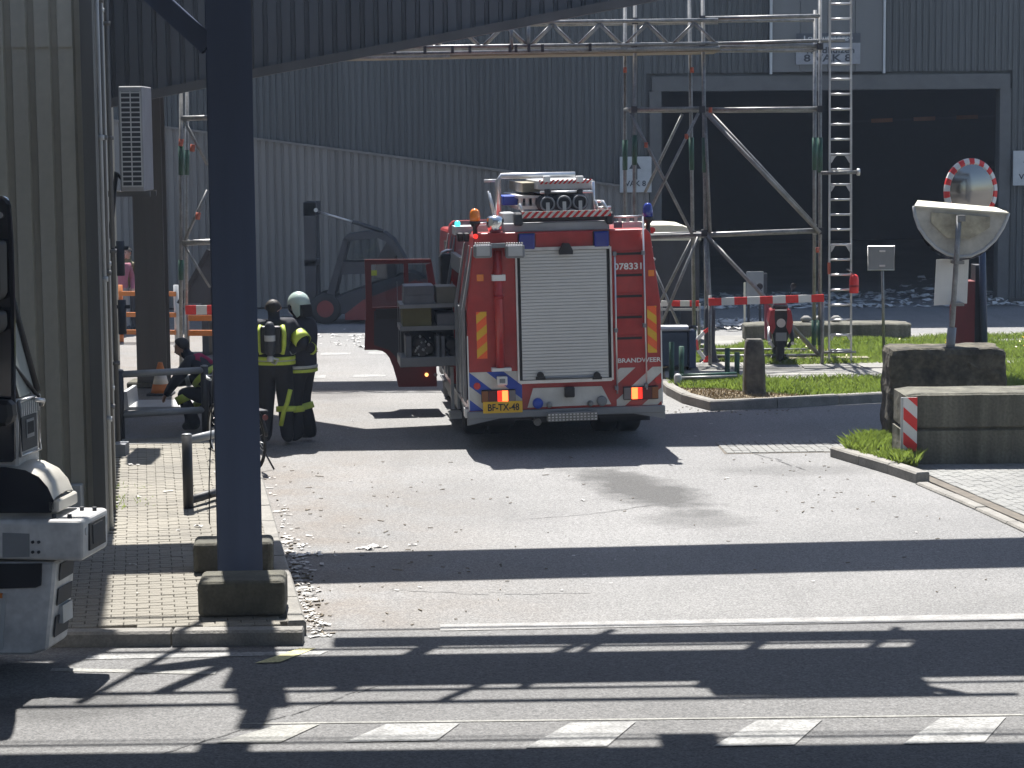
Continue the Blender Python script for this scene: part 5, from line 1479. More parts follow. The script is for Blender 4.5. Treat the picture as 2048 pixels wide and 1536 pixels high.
for s in 'lr':
    b2(ring(P2[s + 'kn'], P2[s + 'an'], .12, .32, .13, .13))
b2(ring(P2['lel'], P2['lwr'], .62, .8, .085, .085), 'silver_band', 'silverb')

# ---- crouching firefighter behind the railing, facing left
p0 = G(412, 862)
pc = thing('person', 'crouching firefighter with dark hair and magenta collar behind the black railing', 'person', (p0.x, p0.y, 0.01), R(72))
P3 = dict(pelvis=(0, -.22, .46), waist=(0, -.12, .60), chest=(0, .07, .80), nb=(0, .19, .93), neck=(0, .24, .98), jaw=(0, .31, 1.00), head=(0, .33, 1.09), crown=(0, .31, 1.17), nose=(0, .425, 1.03),
          lsh=(-.2, .13, .88), lel=(-.25, .30, .66), lwr=(-.16, .46, .50), lhd=(.2, .5, -.6), lhs=(1, 0, 0), rsh=(.2, .13, .88), rel=(.27, .26, .64), rwr=(.20, .48, .58), rhd=(-.2, .8, -.3), rhs=(-1, 0, 0),
          lhip=(-.11, -.18, .44), lkn=(-.17, .27, .52), lan=(-.15, .08, .11), lto=(-.17, .26, .05), lhe=(-.15, .02, .05), rhip=(.11, -.18, .44), rkn=(.2, .22, .40), ran=(.16, -.08, .11), rto=(.18, .10, .05), rhe=(.16, -.14, .06))
P3 = scaled(P3, 1.06)
J, E = skeleton(P3, 1.25)
skin_body('body', J, E, [M['cloth'], M['cloth2'], M['skin'], M['boot'], M['skin']], pc)
hair_cap(pc, P3['head'], P3['crown'], M['hair'], .118); face(pc, P3['head'], (0, 1, 0), (1, 0, 0))
MB().path([(-.12, .05, .96), (-.05, .10, 1.02), (.05, .10, 1.02), (.13, .03, .96), (.12, -.06, .90)], .05, 8).build('collar', M['magenta'], pc)
ring(P3['waist'], P3['chest'], .35, .62, .255, .215).build('reflective_band', M['lime'], pc)
ring(P3['rkn'], P3['ran'], .1, .34, .11, .11).build('reflective_band', M['lime'], pc)
ring(P3['lkn'], P3['lan'], .1, .34, .11, .11).build('reflective_band', M['lime'], pc)
ring(P3['rel'], P3['rwr'], .3, .55, .075, .075).build('silver_band', M['silverb'], pc)
MB().path([(.29, .22, .46), (.27, .1, .3), (.24, -.02, .16)], .024, 5).build('leg_strap', M['lime'], pc)

# ---- two people far back between shed and canopy column
for (px, py, m1, m2, lab, rz) in ((243, 668, 'pinkc', 'grey', 'person in dusty pink top standing at the far end of the shed wall', 20), (259, 664, 'olive', 'machine', 'person in olive jacket standing before orange rails beyond the shed', -30)):
    p0 = G(px, py)
    pp = thing('person', lab, 'person', (p0.x, p0.y, 0), R(rz + 180))
    PS = scaled(STAND, .97)
    J, E = skeleton(PS, 1.0)
    skin_body('body', J, E, [M[m1], M[m2], M['skin'], M['boot'], M['skin']], pp, 1)
    hair_cap(pp, PS['head'], PS['crown'], M['hair']); face(pp, PS['head'], (0, 1, 0), (1, 0, 0))
M['scootred'] = mat('scooter_red', (.30, .022, .028), .35, var=.15, coat=.3)
def rough_block(name, x0, x1, y0, y1, z0, z1, m, amp, n=14):
    bm = bmesh.new(); bmesh.ops.create_cube(bm, size=1)
    bmesh.ops.subdivide_edges(bm, edges=bm.edges[:], cuts=n, use_grid_fill=True)
    for v in bm.verts:
        p = Vector(((v.co.x + .5) * (x1 - x0), (v.co.y + .5) * (y1 - y0), (v.co.z + .5) * (z1 - z0)))
        dn = v.co.copy(); mxx = max(abs(dn.x), abs(dn.y), abs(dn.z)); 
        edge_ = sum(1 for c_ in dn if abs(c_) > .47)
        q = p + Vector((x0, y0, z0))
        nz = noise.fractal(q * 4.5, 1.0, 2.0, 4)
        sh = amp * nz + (-.03 * max(0, edge_ - 1))
        c_ = Vector(((x1 - x0) / 2, (y1 - y0) / 2, (z1 - z0) / 2))
        dr_ = (p - c_); dr_ = Vector((dr_.x / (x1 - x0), dr_.y / (y1 - y0), dr_.z / (z1 - z0))).normalized()
        v.co = p + dr_ * sh
        if v.co.z < .01: v.co.z = 0
    me = bpy.data.meshes.new(name); bm.to_mesh(me); bm.free(); me.materials.append(m)
    o = obj(name, me); o.location = (x0, y0, z0)
    return o
# ================================================================== STREET THINGS
# ---- stacked concrete barrier with hazard plate
a = G(1806, 936); BW = 3.4
def long_block(label, z0, z1, dx=0.0):
    o = rough_block('concrete_block', a.x + dx, a.x + dx + BW, a.y, a.y + .8, z0, z1, M['block'], .010, 18)
    o.rotation_euler.z = R(.6)
    return tag(o, label, 'concrete block', 'stacked barrier blocks')
zt = W(1900, 787, a.y).z
long_block('long concrete barrier block resting on the brick paving, lower of two', .02, .02 + zt * .50)
long_block('long concrete barrier block stacked on top, carrying sunlit top edge', .02 + zt * .505, zt, .015)
hp = thing('hazard_plate', 'red and white diagonal striped plate fixed to the concrete barrier end', 'sign', (a.x, a.y - .02, 0))
p, q = W(1806, 930, a.y - .03), W(1835, 795, a.y - .03)
MB().box(p.x, q.x, a.y - .022, a.y - .004, p.z, q.z).build('plate', M['white'], hp, True)
mb = MB(); stripes(mb, p.z, q.z, p.x, q.x, lambda u, v, w: Vector((v, a.y - .022 - w, u)), .30, .15, -.9, .0005, .003, phase=.1); mb.build('red_stripe', M['redp'], hp, True)
MB().box(p.x - .03, p.x - .004, a.y - .03, a.y, p.z, q.z).build('plate_edge', M['greylt'], hp, True)
# ---- mossy block
mA, mB_ = G(1780, 893), G(2014, 893)
mz = W(1900, 697, mA.y).z
tag(rough_block('concrete_block', mA.x, mB_.x, mA.y, mA.y + .75, 0, mz, M['moss'], .035), 'dark mossy crumbling concrete block behind the barrier', 'concrete block')

# ---- half dome mirror seen from behind, on a galvanised pole
mp_ = W(1905, 700, 28.8)
hm_ = thing('dome_mirror', 'half dome traffic mirror seen from behind on leaning galvanised pole', 'mirror', (mp_.x, 29.0, 0))
P_ = [W(1899, 700, 28.8), W(1905, 640, 28.8), W(1913, 520, 28.8), W(1918, 432, 28.8)]
P_[0].z = mz - .1
MB().path(P_, .036, 10).build('pole', M['galv'], hm_, True)
MB().tube(W(1899, 700, 28.8) + Vector((0, 0, -.1)), W(1904, 655, 28.8), .058, 12).build('pole_socket', M['grey'], hm_, True)
def HM(px, py): return W(px, py, 28.9)
outer = [(1828, 410), (1875, 407), (1930, 409), (1985, 416), (2017, 424)]
rim = [(1828, 412), (1830, 432), (1838, 455), (1852, 476), (1872, 496), (1895, 509), (1918, 514), (1942, 512), (1968, 500), (1990, 480), (2006, 455), (2014, 436), (2017, 426)]
pl = [HM(x, y) for x, y in rim]
mb = MB(); mb.prism([(p.x, p.z) for p in pl], lambda u, v, w: Vector((u, 28.9 + w, v)), 0, .02)
mb.build('back_plate', mat('weathered_dish', (.40, .385, .34), .6, var=.25, scale=5), hm_, True)
mb = MB(); mb.path(pl, .022, 7); mb.build('rim', M['greylt'], hm_, True)
mb = MB()                                          # shallow dome bulging away, with its flat shelf on top
cx = (pl[0].x + pl[-1].x) / 2; rx = (pl[-1].x - pl[0].x) / 2; zt_ = (pl[0].z + pl[-1].z) / 2
vs = []; n1, n2 = 14, 6
for i in range(n2 + 1):
    ph_ = i / n2 * math.pi / 2
    for j in range(n1 + 1):
        th = math.pi + math.pi * j / n1
        vs.append((cx + rx * .97 * math.cos(th) * math.cos(ph_), 28.93 + .30 * math.sin(ph_), zt_ - .02 + rx * 1.05 * math.sin(th) * math.cos(ph_)))
mb.add(vs, [(i * (n1 + 1) + j, i * (n1 + 1) + j + 1, (i + 1) * (n1 + 1) + j + 1, (i + 1) * (n1 + 1) + j) for i in range(n2) for j in range(n1)], 0, True)
mb.build('dome', M['mirror'], hm_, True)
t0, t1 = HM(1828, 411), HM(2017, 425)
mb = MB(); mb.add([t0 + Vector((0, -.03, 0)), t1 + Vector((0, -.03, 0)), t1 + Vector((-.1, .30, .06)), t0 + Vector((.1, .30, .06)), t0 + Vector((0, -.03, -.02)), t1 + Vector((0, -.03, -.02)), t1 + Vector((-.1, .30, .04)), t0 + Vector((.1, .30, .04))],
                  [(0, 1, 2, 3), (7, 6, 5, 4), (0, 4, 5, 1), (1, 5, 6, 2), (2, 6, 7, 3), (3, 7, 4, 0)])
mb.build('top_shelf', M['cream'], hm_, True)
ins = [HM(x, y) for x, y in ((1862, 424), (1980, 434), (1978, 455), (1950, 472), (1938, 477), (1895, 476), (1882, 465), (1862, 445))]
mb = MB(); mb.prism([(p.x, p.z) for p in ins], lambda u, v, w: Vector((u, 28.9 - w, v)), .001, .03); mb.build('stiffener', mat('stained_back', (.33, .30, .22), .7, var=.4, scale=6), hm_, True)
p = HM(1919, 436); MB().box(p.x - .05, p.x + .05, 28.76, 28.9, p.z - .04, p.z + .04).build('clamp', M['galv'], hm_, True)
# rectangular sign back on the same pole
sp_ = [W(x, y, 29.06) for x, y in ((1873, 519), (1938, 517), (1934, 607), (1868, 611))]
mb = MB(); mb.prism([(p.x, p.z) for p in sp_], lambda u, v, w: Vector((u, 29.06 + w, v)), 0, .012)
sb = thing('sign_back', 'blank white back of rectangular sign on the dome mirror pole', 'sign', (sp_[3].x, 29.06, sp_[3].z))
mb.build('plate', M['white'], sb, True)
for y in (523, 606):
    p = W(1911, y, 29.03); MB().box(p.x - .06, p.x + .06, 28.76, 29.058, p.z - .02, p.z + .02).build('clamp', M['galv'], sb, True)

# ---- round mirror with red and white rim on a blue post
MY = 35.5
rc = W(1941, 382, MY)
rm = thing('traffic_mirror', 'round convex traffic mirror with red and white rim on blue post', 'mirror', (W(1970, 690, MY).x, MY, 0))
r1 = .445; yaw_m = R(12)
RM = Matrix.Translation(rc) @ Matrix.Rotation(yaw_m, 4, 'Z')
kx, kz = 56 * MY / 4500, 65 * MY / 4500
mb = MB(); vs = []; n1, n2 = 28, 6
for i in range(n2 + 1):
    rr_ = i / n2 * .82
    for j in range(n1):
        th = 2 * math.pi * j / n1
        vs.append(RM @ Vector((kx * rr_ * math.cos(th), -.09 * (1 - rr_ * rr_) - .02, kz * rr_ * math.sin(th))))
mb.add(vs, [(i * n1 + j, i * n1 + (j + 1) % n1, (i + 1) * n1 + (j + 1) % n1, (i + 1) * n1 + j) for i in range(n2) for j in range(n1)], 0, True)
mb.build('mirror_glass', M['mirror'], rm, True)
nseg = 30
for j in range(nseg):
    mb = MB(); pts = []
    for s in (0, .5, 1):
        th = 2 * math.pi * (j + s) / nseg; pts.append((math.cos(th), math.sin(th)))
    vs = []
    for (c_, s_) in pts:
        for rr_, yy in ((.80, -.02), (.86, -.06), (1.0, -.03), (1.0, .03), (.80, .03)):
            vs.append(RM @ Vector((kx * rr_ * c_, yy, kz * rr_ * s_)))
    mb.add(vs, [(i * 5 + q_, i * 5 + (q_ + 1) % 5, (i + 1) * 5 + (q_ + 1) % 5, (i + 1) * 5 + q_) for i in range(2) for q_ in range(5)])
    mb.build('rim_segment', M['redp'] if j % 2 else M['white'], rm, True)
mb = MB(); mb.path([RM @ Vector((kx * .9 * math.cos(t * .314), .05, kz * .9 * math.sin(t * .314))) for t in range(20)], .02, 6, closed=True); mb.build('back_ring', M['machine'], rm, True)
pp = W(1975, 690, MY); pt = W(1966, 400, MY)
MB().tube((pp.x, MY + .14, 0), (pt.x, MY + .14, pt.z), .055, 12).build('post', M['bluesteel'], rm, True)
MB().box(pt.x - .25, pt.x + .06, MY + .04, MY + .2, pt.z - .1, pt.z).build('bracket', M['machine'], rm, True)
# ---- red cabinet beside the blue post
ca, cb = W(1908, 690, 35.7), W(1951, 562, 35.7)
rc_ = thing('red_cabinet', 'narrow dark red standing cabinet beside the blue mirror post', 'cabinet', (ca.x, 35.7, 0))
MB().box(ca.x, cb.x, 35.7, 36.1, .1, cb.z).build('casing', mat('dark_red_cabinet', (.16, .018, .02), .5, var=.15), rc_, True, bevel=.01)
MB().box(cb.x + .002, cb.x + .11, 35.72, 36.08, .1, cb.z + .25).build('side_post', M['machine'], rc_, True)

# ---- small square sign back on thin post
p = G(1768, 712, .12)
ss = thing('sign_back', 'small square grey sign back on a thin metal post in the grass', 'sign', (p.x, p.y, .1))
q = W(1764, 492, p.y)
MB().tube((p.x, p.y, .1), (q.x, p.y, q.z), .026, 8).build('post', M['galv'], ss, True)
c0, c1 = W(1735, 540, p.y), W(1788, 492, p.y)
MB().box(c0.x, c1.x, p.y - .035, p.y - .03, c0.z, c1.z).build('plate', M['grey'], ss, True)
mb = MB(); mb.path([(c0.x, p.y - .035, c0.z), (c1.x, p.y - .035, c0.z), (c1.x, p.y - .035, c1.z), (c0.x, p.y - .035, c1.z)], .012, 6, closed=True); mb.build('frame', M['alu'], ss, True)
mb = MB(); mb.box(q.x - .05, q.x + .05, p.y - .06, p.y - .036, c0.z + .06, c0.z + .09); mb.box(q.x - .05, q.x + .05, p.y - .06, p.y - .036, c1.z - .1, c1.z - .07); mb.build('clamp', M['alu'], ss, True)

# ---- stone bollard
p = G(1508, 787, .1)
mb = MB()
prof_ = [(.195, 0), (.19, .2), (.178, .5), (.162, .72), (.150, .80), (.13, .83)]
for i in range(len(prof_) - 1): pass
vs = []
for r_, z in prof_:
    for sx, sy in ((-1, -.8), (-.8, -1), (.8, -1), (1, -.8), (1, .8), (.8, 1), (-.8, 1), (-1, .8)):
        vs.append((p.x + sx * r_ * .85, p.y + sy * r_ * .85, .1 + z))
n8 = 8
mb.add(vs, [(i * 8 + j, i * 8 + (j + 1) % 8, (i + 1) * 8 + (j + 1) % 8, (i + 1) * 8 + j) for i in range(5) for j in range(8)])
mb.add([vs[40 + j] for j in range(8)], [list(range(8))])
tag(mb.build('stone_bollard', M['stone'], None, bevel=.012), 'squat dark stone bollard in the grass at the kerb', 'bollard')

# ---- low green hoop rails
for i, (xa, xb, yb, lab) in enumerate(((1345, 1363, 764, 'low green hoop rail in the grass beside the blue container'), (1457, 1474, 757, 'low green hoop rail in the grass beside the stone bollard'))):
    u0, u1 = G(xa, yb, .1), G(xb, yb + 3, .1)
    t = thing('hoop_rail', lab, 'rail', u0)
    h = .62 if i == 0 else .47
    MB().tube((u0.x, u0.y + .2, .05), (u0.x, u0.y + .2, .1 + h), .042, 10).build('post', M['greensl'], t, True)
    MB().tube((u1.x, u1.y, .05), (u1.x, u1.y, .1 + h * .95), .042, 10).build('post', M['greensl'], t, True)
g0, g1 = G(1350, 757, .22), G(1474, 753, .22)
t = thing('ground_rail', 'low horizontal green and galvanised rail between the hoop posts', 'rail', (g0.x, g0.y, .1))
MB().tube(g0, g1, .028, 8).build('tube', M['galv'], t, True); MB().tube(g0 + Vector((.1, .12, .03)), g1 + Vector((0, .12, .03)), .03, 8).build('tube', M['greensl'], t, True)
MB().lathe([(.05, 0), (.06, .03), (.06, .17), (.03, .2)], (g0.x + .04, g0.y - .05, .1), 10).build('end_cap', M['greylt'], t, True)
# ---- blue container
b0, b1 = G(1296, 744, .1), G(1390, 744, .1)
zt = W(1350, 657, b1.y).z
bb = thing('blue_container', 'blue grey wheeled waste container behind the fire engine', 'container', (b0.x, b0.y, .1))
MB().box(b0.x, b1.x - .1, b0.y, b0.y + .7, .18, zt - .05).build('tub', M['bluebin'], bb, True, bevel=.03)
MB().box(b1.x - .095, b1.x + .02, b0.y - .03, b0.y + .72, .16, zt - .05).build('side_frame', M['bluesteel'], bb, True, bevel=.01)
MB().box(b0.x - .02, b1.x - .06, b0.y - .04, b0.y + .74, zt - .045, zt).build('lid', M['greylt'], bb, True, bevel=.015)
for x in (b0.x + .08, b1.x - .1):
    MB().tube((x - .02, b0.y + .1, .18), (x + .03, b0.y + .1, .18), .08, 14).build('wheel', M['rubber'], bb, True)
MB().tube((b1.x - .1, b0.y - .05, zt + .02), (b1.x + .03, b0.y - .05, zt + .02), .03, 8).build('hinge', M['machine'], bb, True)

# ---- cream roofed trailer behind the scaffold
TY = 43.0
tr0, tr1 = W(1190, 600, TY), W(1402, 600, TY)
zr, zr2, zr3 = W(1350, 481, TY).z, W(1350, 450, TY).z, W(1350, 470, TY).z
tl = thing('covered_trailer', 'dark sided trailer with rounded cream roof parked behind the scaffold', 'trailer', (tr0.x, TY, 0))
MB().box(tr0.x, tr1.x - .03, TY + .02, TY + 2.0, .35, zr).build('sides', M['machine'], tl, True)
mb = MB(); mb.prism([(tr0.x - .03, zr), (tr1.x, zr), (tr1.x, zr3), (tr1.x - .12, zr3 + .08), (tr1.x - .35, zr2 - .02), (tr1.x - .6, zr2), (tr0.x - .03, zr2)], lambda u, v, w: Vector((u, w, v)), TY - .03, TY + 2.05)
mb.build('roof', M['cream'], tl, True)
for x in (tr0.x + .4, tr1.x - .5):
    MB().tube((x - .1, TY + .1, .35), (x + .1, TY + .1, .35), .35, 18).build('wheel', M['rubber'], tl, True)

# ---- grey notice board by the doorway
n0, n1 = W(1493, 600, 46.5), W(1527, 543, 46.5)
nb_ = thing('notice_board', 'grey notice board on two legs before the doorway', 'sign', (n0.x, 46.5, 0))
MB().box(n0.x, n1.x, 46.5, 46.54, n0.z, n1.z).build('board', M['grey'], nb_, True)
MB().box(n1.x + .03, n1.x + .1, 46.7, 46.8, 0, n1.z - .05).build('leg', M['machine'], nb_, True)
for x in (n0.x + .05, n1.x - .06): MB().box(x - .025, x + .025, 46.545, 46.59, 0, n1.z).build('leg', M['machine'], nb_, True)
p = W(1489, 598, 46.4); q = W(1489, 565, 46.4)
tag(MB().box(p.x - .02, p.x + .02, 46.36, 46.4, 0, q.z).build('marker_post', M['cream']), 'thin pale marker post beside the notice board', 'post')

# ---- long concrete slab on the grass
s0, s1 = G(1490, 683, .1), G(1768, 668, .1)
zs = W(1600, 647, s0.y).z
o = rough_block('concrete_beam', s0.x, s1.x + .3, s0.y, s0.y + .6, .08, zs, M['block'], .012, 8)
tag(o, 'long low concrete beam lying on the far grass edge', 'concrete beam')
for i, x in enumerate((1612, 1638, 1672)):
    p = W(x, 640, s0.y + .3)
    kb = MB().lathe([(.06, 0), (.10, .03), (.11, .07), (.05, .12)], (p.x, s0.y + .3, zs), 10).build('concrete_knob', M['concrete'], o)
    kb.location = -o.location

# ---- motor scooter seen from behind
mp2 = G(1562, 729, .136)
ms = thing('motor_scooter', 'red and black motor scooter parked on the path under the scaffold', 'scooter', mp2, R(-3))
def whl(y, r, w):
    o = MB().lathe([(r * .6, -w / 2), (r * .9, -w / 2), (r, -w / 4), (r, w / 4), (r * .9, w / 2), (r * .6, w / 2)], (0, 0, 0), 24, Matrix.Rotation(math.pi / 2, 3, 'Y')).build('wheel', M['rubber'], ms)
    o.location = (0, y, r)
    MB().lathe([(.03, -.03), (r * .6, -.02), (r * .6, .02), (.03, .03)], (0, 0, 0), 16, Matrix.Rotation(math.pi / 2, 3, 'Y')).build('rim', M['grey'], o)
whl(.28, .25, .12); whl(1.5, .25, .10)
mb = MB(); mb.prism([(-.10, .28), (-.14, .55), (-.17, .78), (-.12, .92), (.12, .92), (.17, .78), (.14, .55), (.10, .28)], lambda u, v, w: Vector((u, w, v)), .12, .75); mb.build('tail_body', M['black'], ms, bevel=.02)
for s in (-1, 1):
    mb = MB(); mb.prism([(.145 * s, .50), (.175 * s, .56), (.205 * s, .70), (.17 * s, .90), (.10 * s, .93), (.11 * s, .80), (.09 * s, .62)], lambda u, v, w: Vector((u, w, v)), .05, .7); mb.build('side_panel', M['scootred'], ms, fixn=True)
    MB().path([(s * .12, .1, .28), (s * .2, .1, .4), (s * .19, .2, .62)], .03, 8).build('exhaust' if s < 0 else 'shock_absorber', M['alu'] if s < 0 else M['black'], ms)
    MB().disc((s * .19, .0, .36), (0, -1, 0), .03, .03, 10).build('indicator', M['clearlens'], ms)
    MB().path([(s * .1, .55, .12), (s * .16, .5, .02), (s * .19, .45, 0)], .012, 6).build('stand', M['machine'], ms)
MB().disc((0, .04, .70), (0, -1, 0), .075, .04, 16).build('tail_lamp', M['clearlens'], ms)
mb = MB(); mb.box(-.09, .09, -.02, .0, .40, .54); mb.build('number_plate', M['grey'], ms)
mb = MB(); mb.prism([(.2, .90), (.9, .86), (.9, .93), (.2, 1.0)], lambda u, v, w: Vector((w, u, v)), -.13, .13); mb.build('seat', M['black'], ms, bevel=.03)
mb = MB(); mb.prism([(1.15, .3), (1.35, .3), (1.5, .95), (1.38, 1.0)], lambda u, v, w: Vector((w, u, v)), -.2, .2); mb.build('leg_shield', M['scootred'], ms, bevel=.03)
mb = MB(); mb.box(-.14, .14, .6, 1.25, .26, .34); mb.build('footboard', M['black'], ms)
MB().path([(-.34, 1.2, 1.05), (-.1, 1.32, 1.03), (.1, 1.32, 1.03), (.34, 1.2, 1.05)], .02, 8).build('handlebar', M['black'], ms)
for s in (-1, 1):
    MB().path([(s * .2, 1.28, 1.04), (s * .28, 1.25, 1.2)], .008, 6).build('mirror_stalk', M['black'], ms); MB().disc((s * .29, 1.24, 1.24), (0, -1, 0), .055, .03, 12).build('rear_mirror', M['black'], ms)

# ---- forklift before the warehouse wall
fp = G(700, 648); FZ = fp.y
fk = thing('forklift', 'shaded red forklift with tall dark mast parked at the warehouse wall', 'forklift', (fp.x, FZ, 0))
def FW(x, y): p = W(x, y, FZ); return (p.x, p.z)
def fpoly(name, pts, m, w0, w1, parent=None):
    mb = MB(); mb.prism([FW(x, y) for x, y in pts], lambda u, v, w: Vector((u, FZ + w, v)), w0, w1); return mb.build(name, M[m], parent or fk, True, fixn=True)
for w0 in (.05, .95):
    fpoly('mast_rail', ((606, 405), (629, 405), (634, 646), (612, 646)), 'machine', w0, w0 + .2)
fpoly('mast_head', ((606, 405), (632, 405), (632, 432), (606, 432)), 'machine', .05, 1.15)
fpoly('mast_crossbar', ((608, 520), (632, 520), (632, 532), (608, 532)), 'machine', .05, 1.15)
fpoly('fork', ((556, 640), (612, 640), (612, 646), (556, 646)), 'machine', .2, .34); fpoly('fork', ((556, 640), (612, 640), (612, 646), (556, 646)), 'machine', .85, .99)
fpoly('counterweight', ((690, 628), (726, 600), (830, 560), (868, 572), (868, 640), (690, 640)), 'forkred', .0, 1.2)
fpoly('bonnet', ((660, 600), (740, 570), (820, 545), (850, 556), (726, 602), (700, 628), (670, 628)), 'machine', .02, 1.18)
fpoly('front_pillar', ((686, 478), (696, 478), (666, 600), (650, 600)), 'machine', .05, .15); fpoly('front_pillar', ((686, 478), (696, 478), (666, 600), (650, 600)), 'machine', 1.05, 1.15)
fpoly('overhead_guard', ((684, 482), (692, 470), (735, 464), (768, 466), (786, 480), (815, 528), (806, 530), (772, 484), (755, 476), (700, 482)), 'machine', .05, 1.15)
fpoly('dashboard', ((684, 525), (730, 525), (730, 548), (680, 550)), 'machine', .1, 1.1)
fpoly('seat', ((752, 520), (772, 485), (790, 500), (790, 560), (745, 560)), 'machine', .3, .9)
fpoly('cab_window', ((696, 484), (752, 478), (760, 520), (690, 522)), 'glass', .56, .57)
p, q = FW(634, 424), FW(705, 445); MB().tube((p[0], FZ + .3, p[1]), (q[0], FZ + .3, q[1]), .022, 8).build('tilt_cylinder_rod', M['alu'], fk, True)
p, q = FW(703, 444), FW(765, 464); MB().tube((p[0], FZ + .3, p[1]), (q[0], FZ + .3, q[1]), .045, 8).build('tilt_cylinder', M['machine'], fk, True)
p = FW(632, 420); MB().disc((p[0], FZ + .0, p[1]), (0, -1, 0), .045, .04, 10).build('work_lamp', M['greylt'], fk, True)
for x, r in ((651, 31), (835, 25)):
    p = FW(x, 648 - r); rr_ = r * FZ / 4500
    for w0 in (-.05, .95):
        o = MB().lathe([(rr_ * .55, 0), (rr_ * .95, 0), (rr_, .05), (rr_, .25), (rr_ * .95, .3), (rr_ * .5, .3)], (p[0], FZ + w0, rr_), 22, Matrix.Rotation(-math.pi / 2, 3, 'X')).build('wheel', M['rubber'], fk, True)
        mb = MB().disc((p[0], FZ + w0 - .03, rr_), (0, 1, 0), rr_ * .55, .06, 18); mb.build('hub', M['forkred'], fk, True)

# ---- dark hopper and orange rails by the canopy column
h0 = [W(x, y, 41.5) for x, y in ((358, 607), (418, 500), (488, 500), (488, 607))]
mb = MB(); mb.prism([(p.x, p.z) for p in h0], lambda u, v, w: Vector((u, 41.5 + w, v)), 0, 1.4)
hp_ = thing('hopper', 'dark slope sided tipping hopper behind the red and white board', 'hopper', (h0[0].x, 41.5, 0))
mb.build('bin', M['machine'], hp_, True)
MB().bar(h0[0] + Vector((0, -.02, 0)), h0[1] + Vector((0, -.02, 0)), .06, .08).build('rim', M['black'], hp_, True)
for x in (h0[0].x + .4, h0[2].x - .2):
    MB().box(x, x + .12, 41.6, 42.8, 0, h0[0].z).build('leg', M['machine'], hp_, True)
orr = thing('orange_railing', 'orange three rail safety barrier beyond the canopy column', 'railing', (W(300, 660, 44.5).x, 44.5, 0))
for y in (587, 629, 664):
    MB().bar(W(238, y, 44.5), W(352, y + 1, 44.5), .06, .09).build('rail', M['orange'], orr, True)
for x in (240, 352):
    p = W(x, 580, 44.58); MB().tube((p.x, 44.58, 0), (p.x, 44.58, p.z + .1), .05, 10).build('post', M['greylt'] if x == 352 else M['orange'], orr, True)

# ---- black pipe railing in front of the crouching man
r0, r1 = G(243, 893), G(412, 882)
rl = thing('pipe_railing', 'black pipe railing with two rails beside the shed wall', 'railing', (r0.x, r0.y, 0))
for p, px in ((r0, 243), (r1, 412)):
    MB().tube((p.x, p.y, 0), (p.x, p.y, 1.0), .052, 12).build('post', M['black'], rl, True)
    MB().lathe([(.053, 1.0), (.05, 1.012), (.02, 1.02)], (p.x, p.y, 0), 12).build('post_cap', M['grey'], rl, True)
for z in (.95, .42):
    MB().tube((r0.x, r0.y, z), (r1.x, r1.y, z), .045, 12).build('rail', M['grey'], rl, True)
# ---- traffic cone behind it
p = G(322, 790)
cn_ = thing('traffic_cone', 'worn orange and white traffic cone behind the pipe railing', 'cone', (p.x, p.y, 0))
MB().box(-.2, .2, -.2, .2, 0, .04).build('base', M['machine'], cn_, bevel=.01)
for r0_, r1_, za, zb_, m in ((.16, .125, .04, .18, 'orange'), (.125, .085, .18, .34, 'whitedirty'), (.085, .035, .34, .52, 'orange')):
    MB().lathe([(r0_, za), (r1_, zb_)], (0, 0, 0), 16).build('cone_band', M[m], cn_)
# ---- grey trough on the ground between railing and column
p = G(330, 820)
tr_ = thing('trough', 'low grey open trough on the ground behind the pipe railing', 'trough', (p.x, p.y, 0))
mb = MB(); mb.prism([(-.6, 0), (.6, 0), (.62, .28), (.56, .28), (.54, .05), (-.54, .05), (-.56, .28), (-.62, .28)], lambda u, v, w: Vector((u, w, v)), 0, .9)
mb.build('tub', M['greylt'], tr_)
# ---- black hoop guard tied to the column
h1 = G(377, 1016, .12)
hg = thing('hoop_guard', 'black tubular hoop guard standing on the pavement by blue column', 'guard', (h1.x, h1.y, .1))
zt = W(377, 870, h1.y).z
MB().tube((h1.x, h1.y, .1), (h1.x, h1.y, zt), .055, 14).build('post', M['black'], hg, True)
MB().lathe([(.056, zt), (.05, zt + .012), (.02, zt + .018)], (h1.x, h1.y, 0), 14).build('post_cap', M['grey'], hg, True)
h2 = h1 + Vector((.42, 1.0, 0))
MB().tube((h2.x, h2.y, .1), (h2.x, h2.y, zt), .055, 14).build('post', M['black'], hg, True)
for z in (zt - .06, .20): MB().tube((h1.x, h1.y, z), (h2.x, h2.y, z), .045, 10).build('bar', M['black'] if z < .5 else M['grey'], hg, True)

# ---- bicycle leaning behind the column
bA, bF = G(508, 940), G(426, 915)
bA.z = bF.z = 0
d_ = (bF - bA).normalized(); L = 1.05
bk = thing('bicycle', 'dark city bicycle parked behind the blue column', 'bicycle', (bA.x, bA.y, 0.0), math.atan2(d_.y, d_.x))
WR = .345
for x in (0, L):
    mb = MB(); mb.path([(x + WR * math.cos(t * math.pi / 14), 0, WR + .02 + (WR) * math.sin(t * math.pi / 14)) for t in range(28)], .021, 8, closed=True)
    o = mb.build('wheel', M['rubber'], bk)
    mb = MB(); mb.path([(x + WR * .93 * math.cos(t * math.pi / 14), 0, WR + .02 + WR * .93 * math.sin(t * math.pi / 14)) for t in range(28)], .010, 6, closed=True); mb.build('rim', M['alu'], o)
    mb = MB()
    for t in range(18): mb.tube((x, 0, WR + .02), (x + WR * .93 * math.cos(t * .349), 0, WR + .02 + WR * .93 * math.sin(t * .349)), .002, 4)
    mb.build('spokes', M['alu'], o)
    MB().tube((x, -.04, WR + .02), (x, .04, WR + .02), .025, 8).build('hub', M['alu'], o)
c_ = WR + .02
mb = MB()
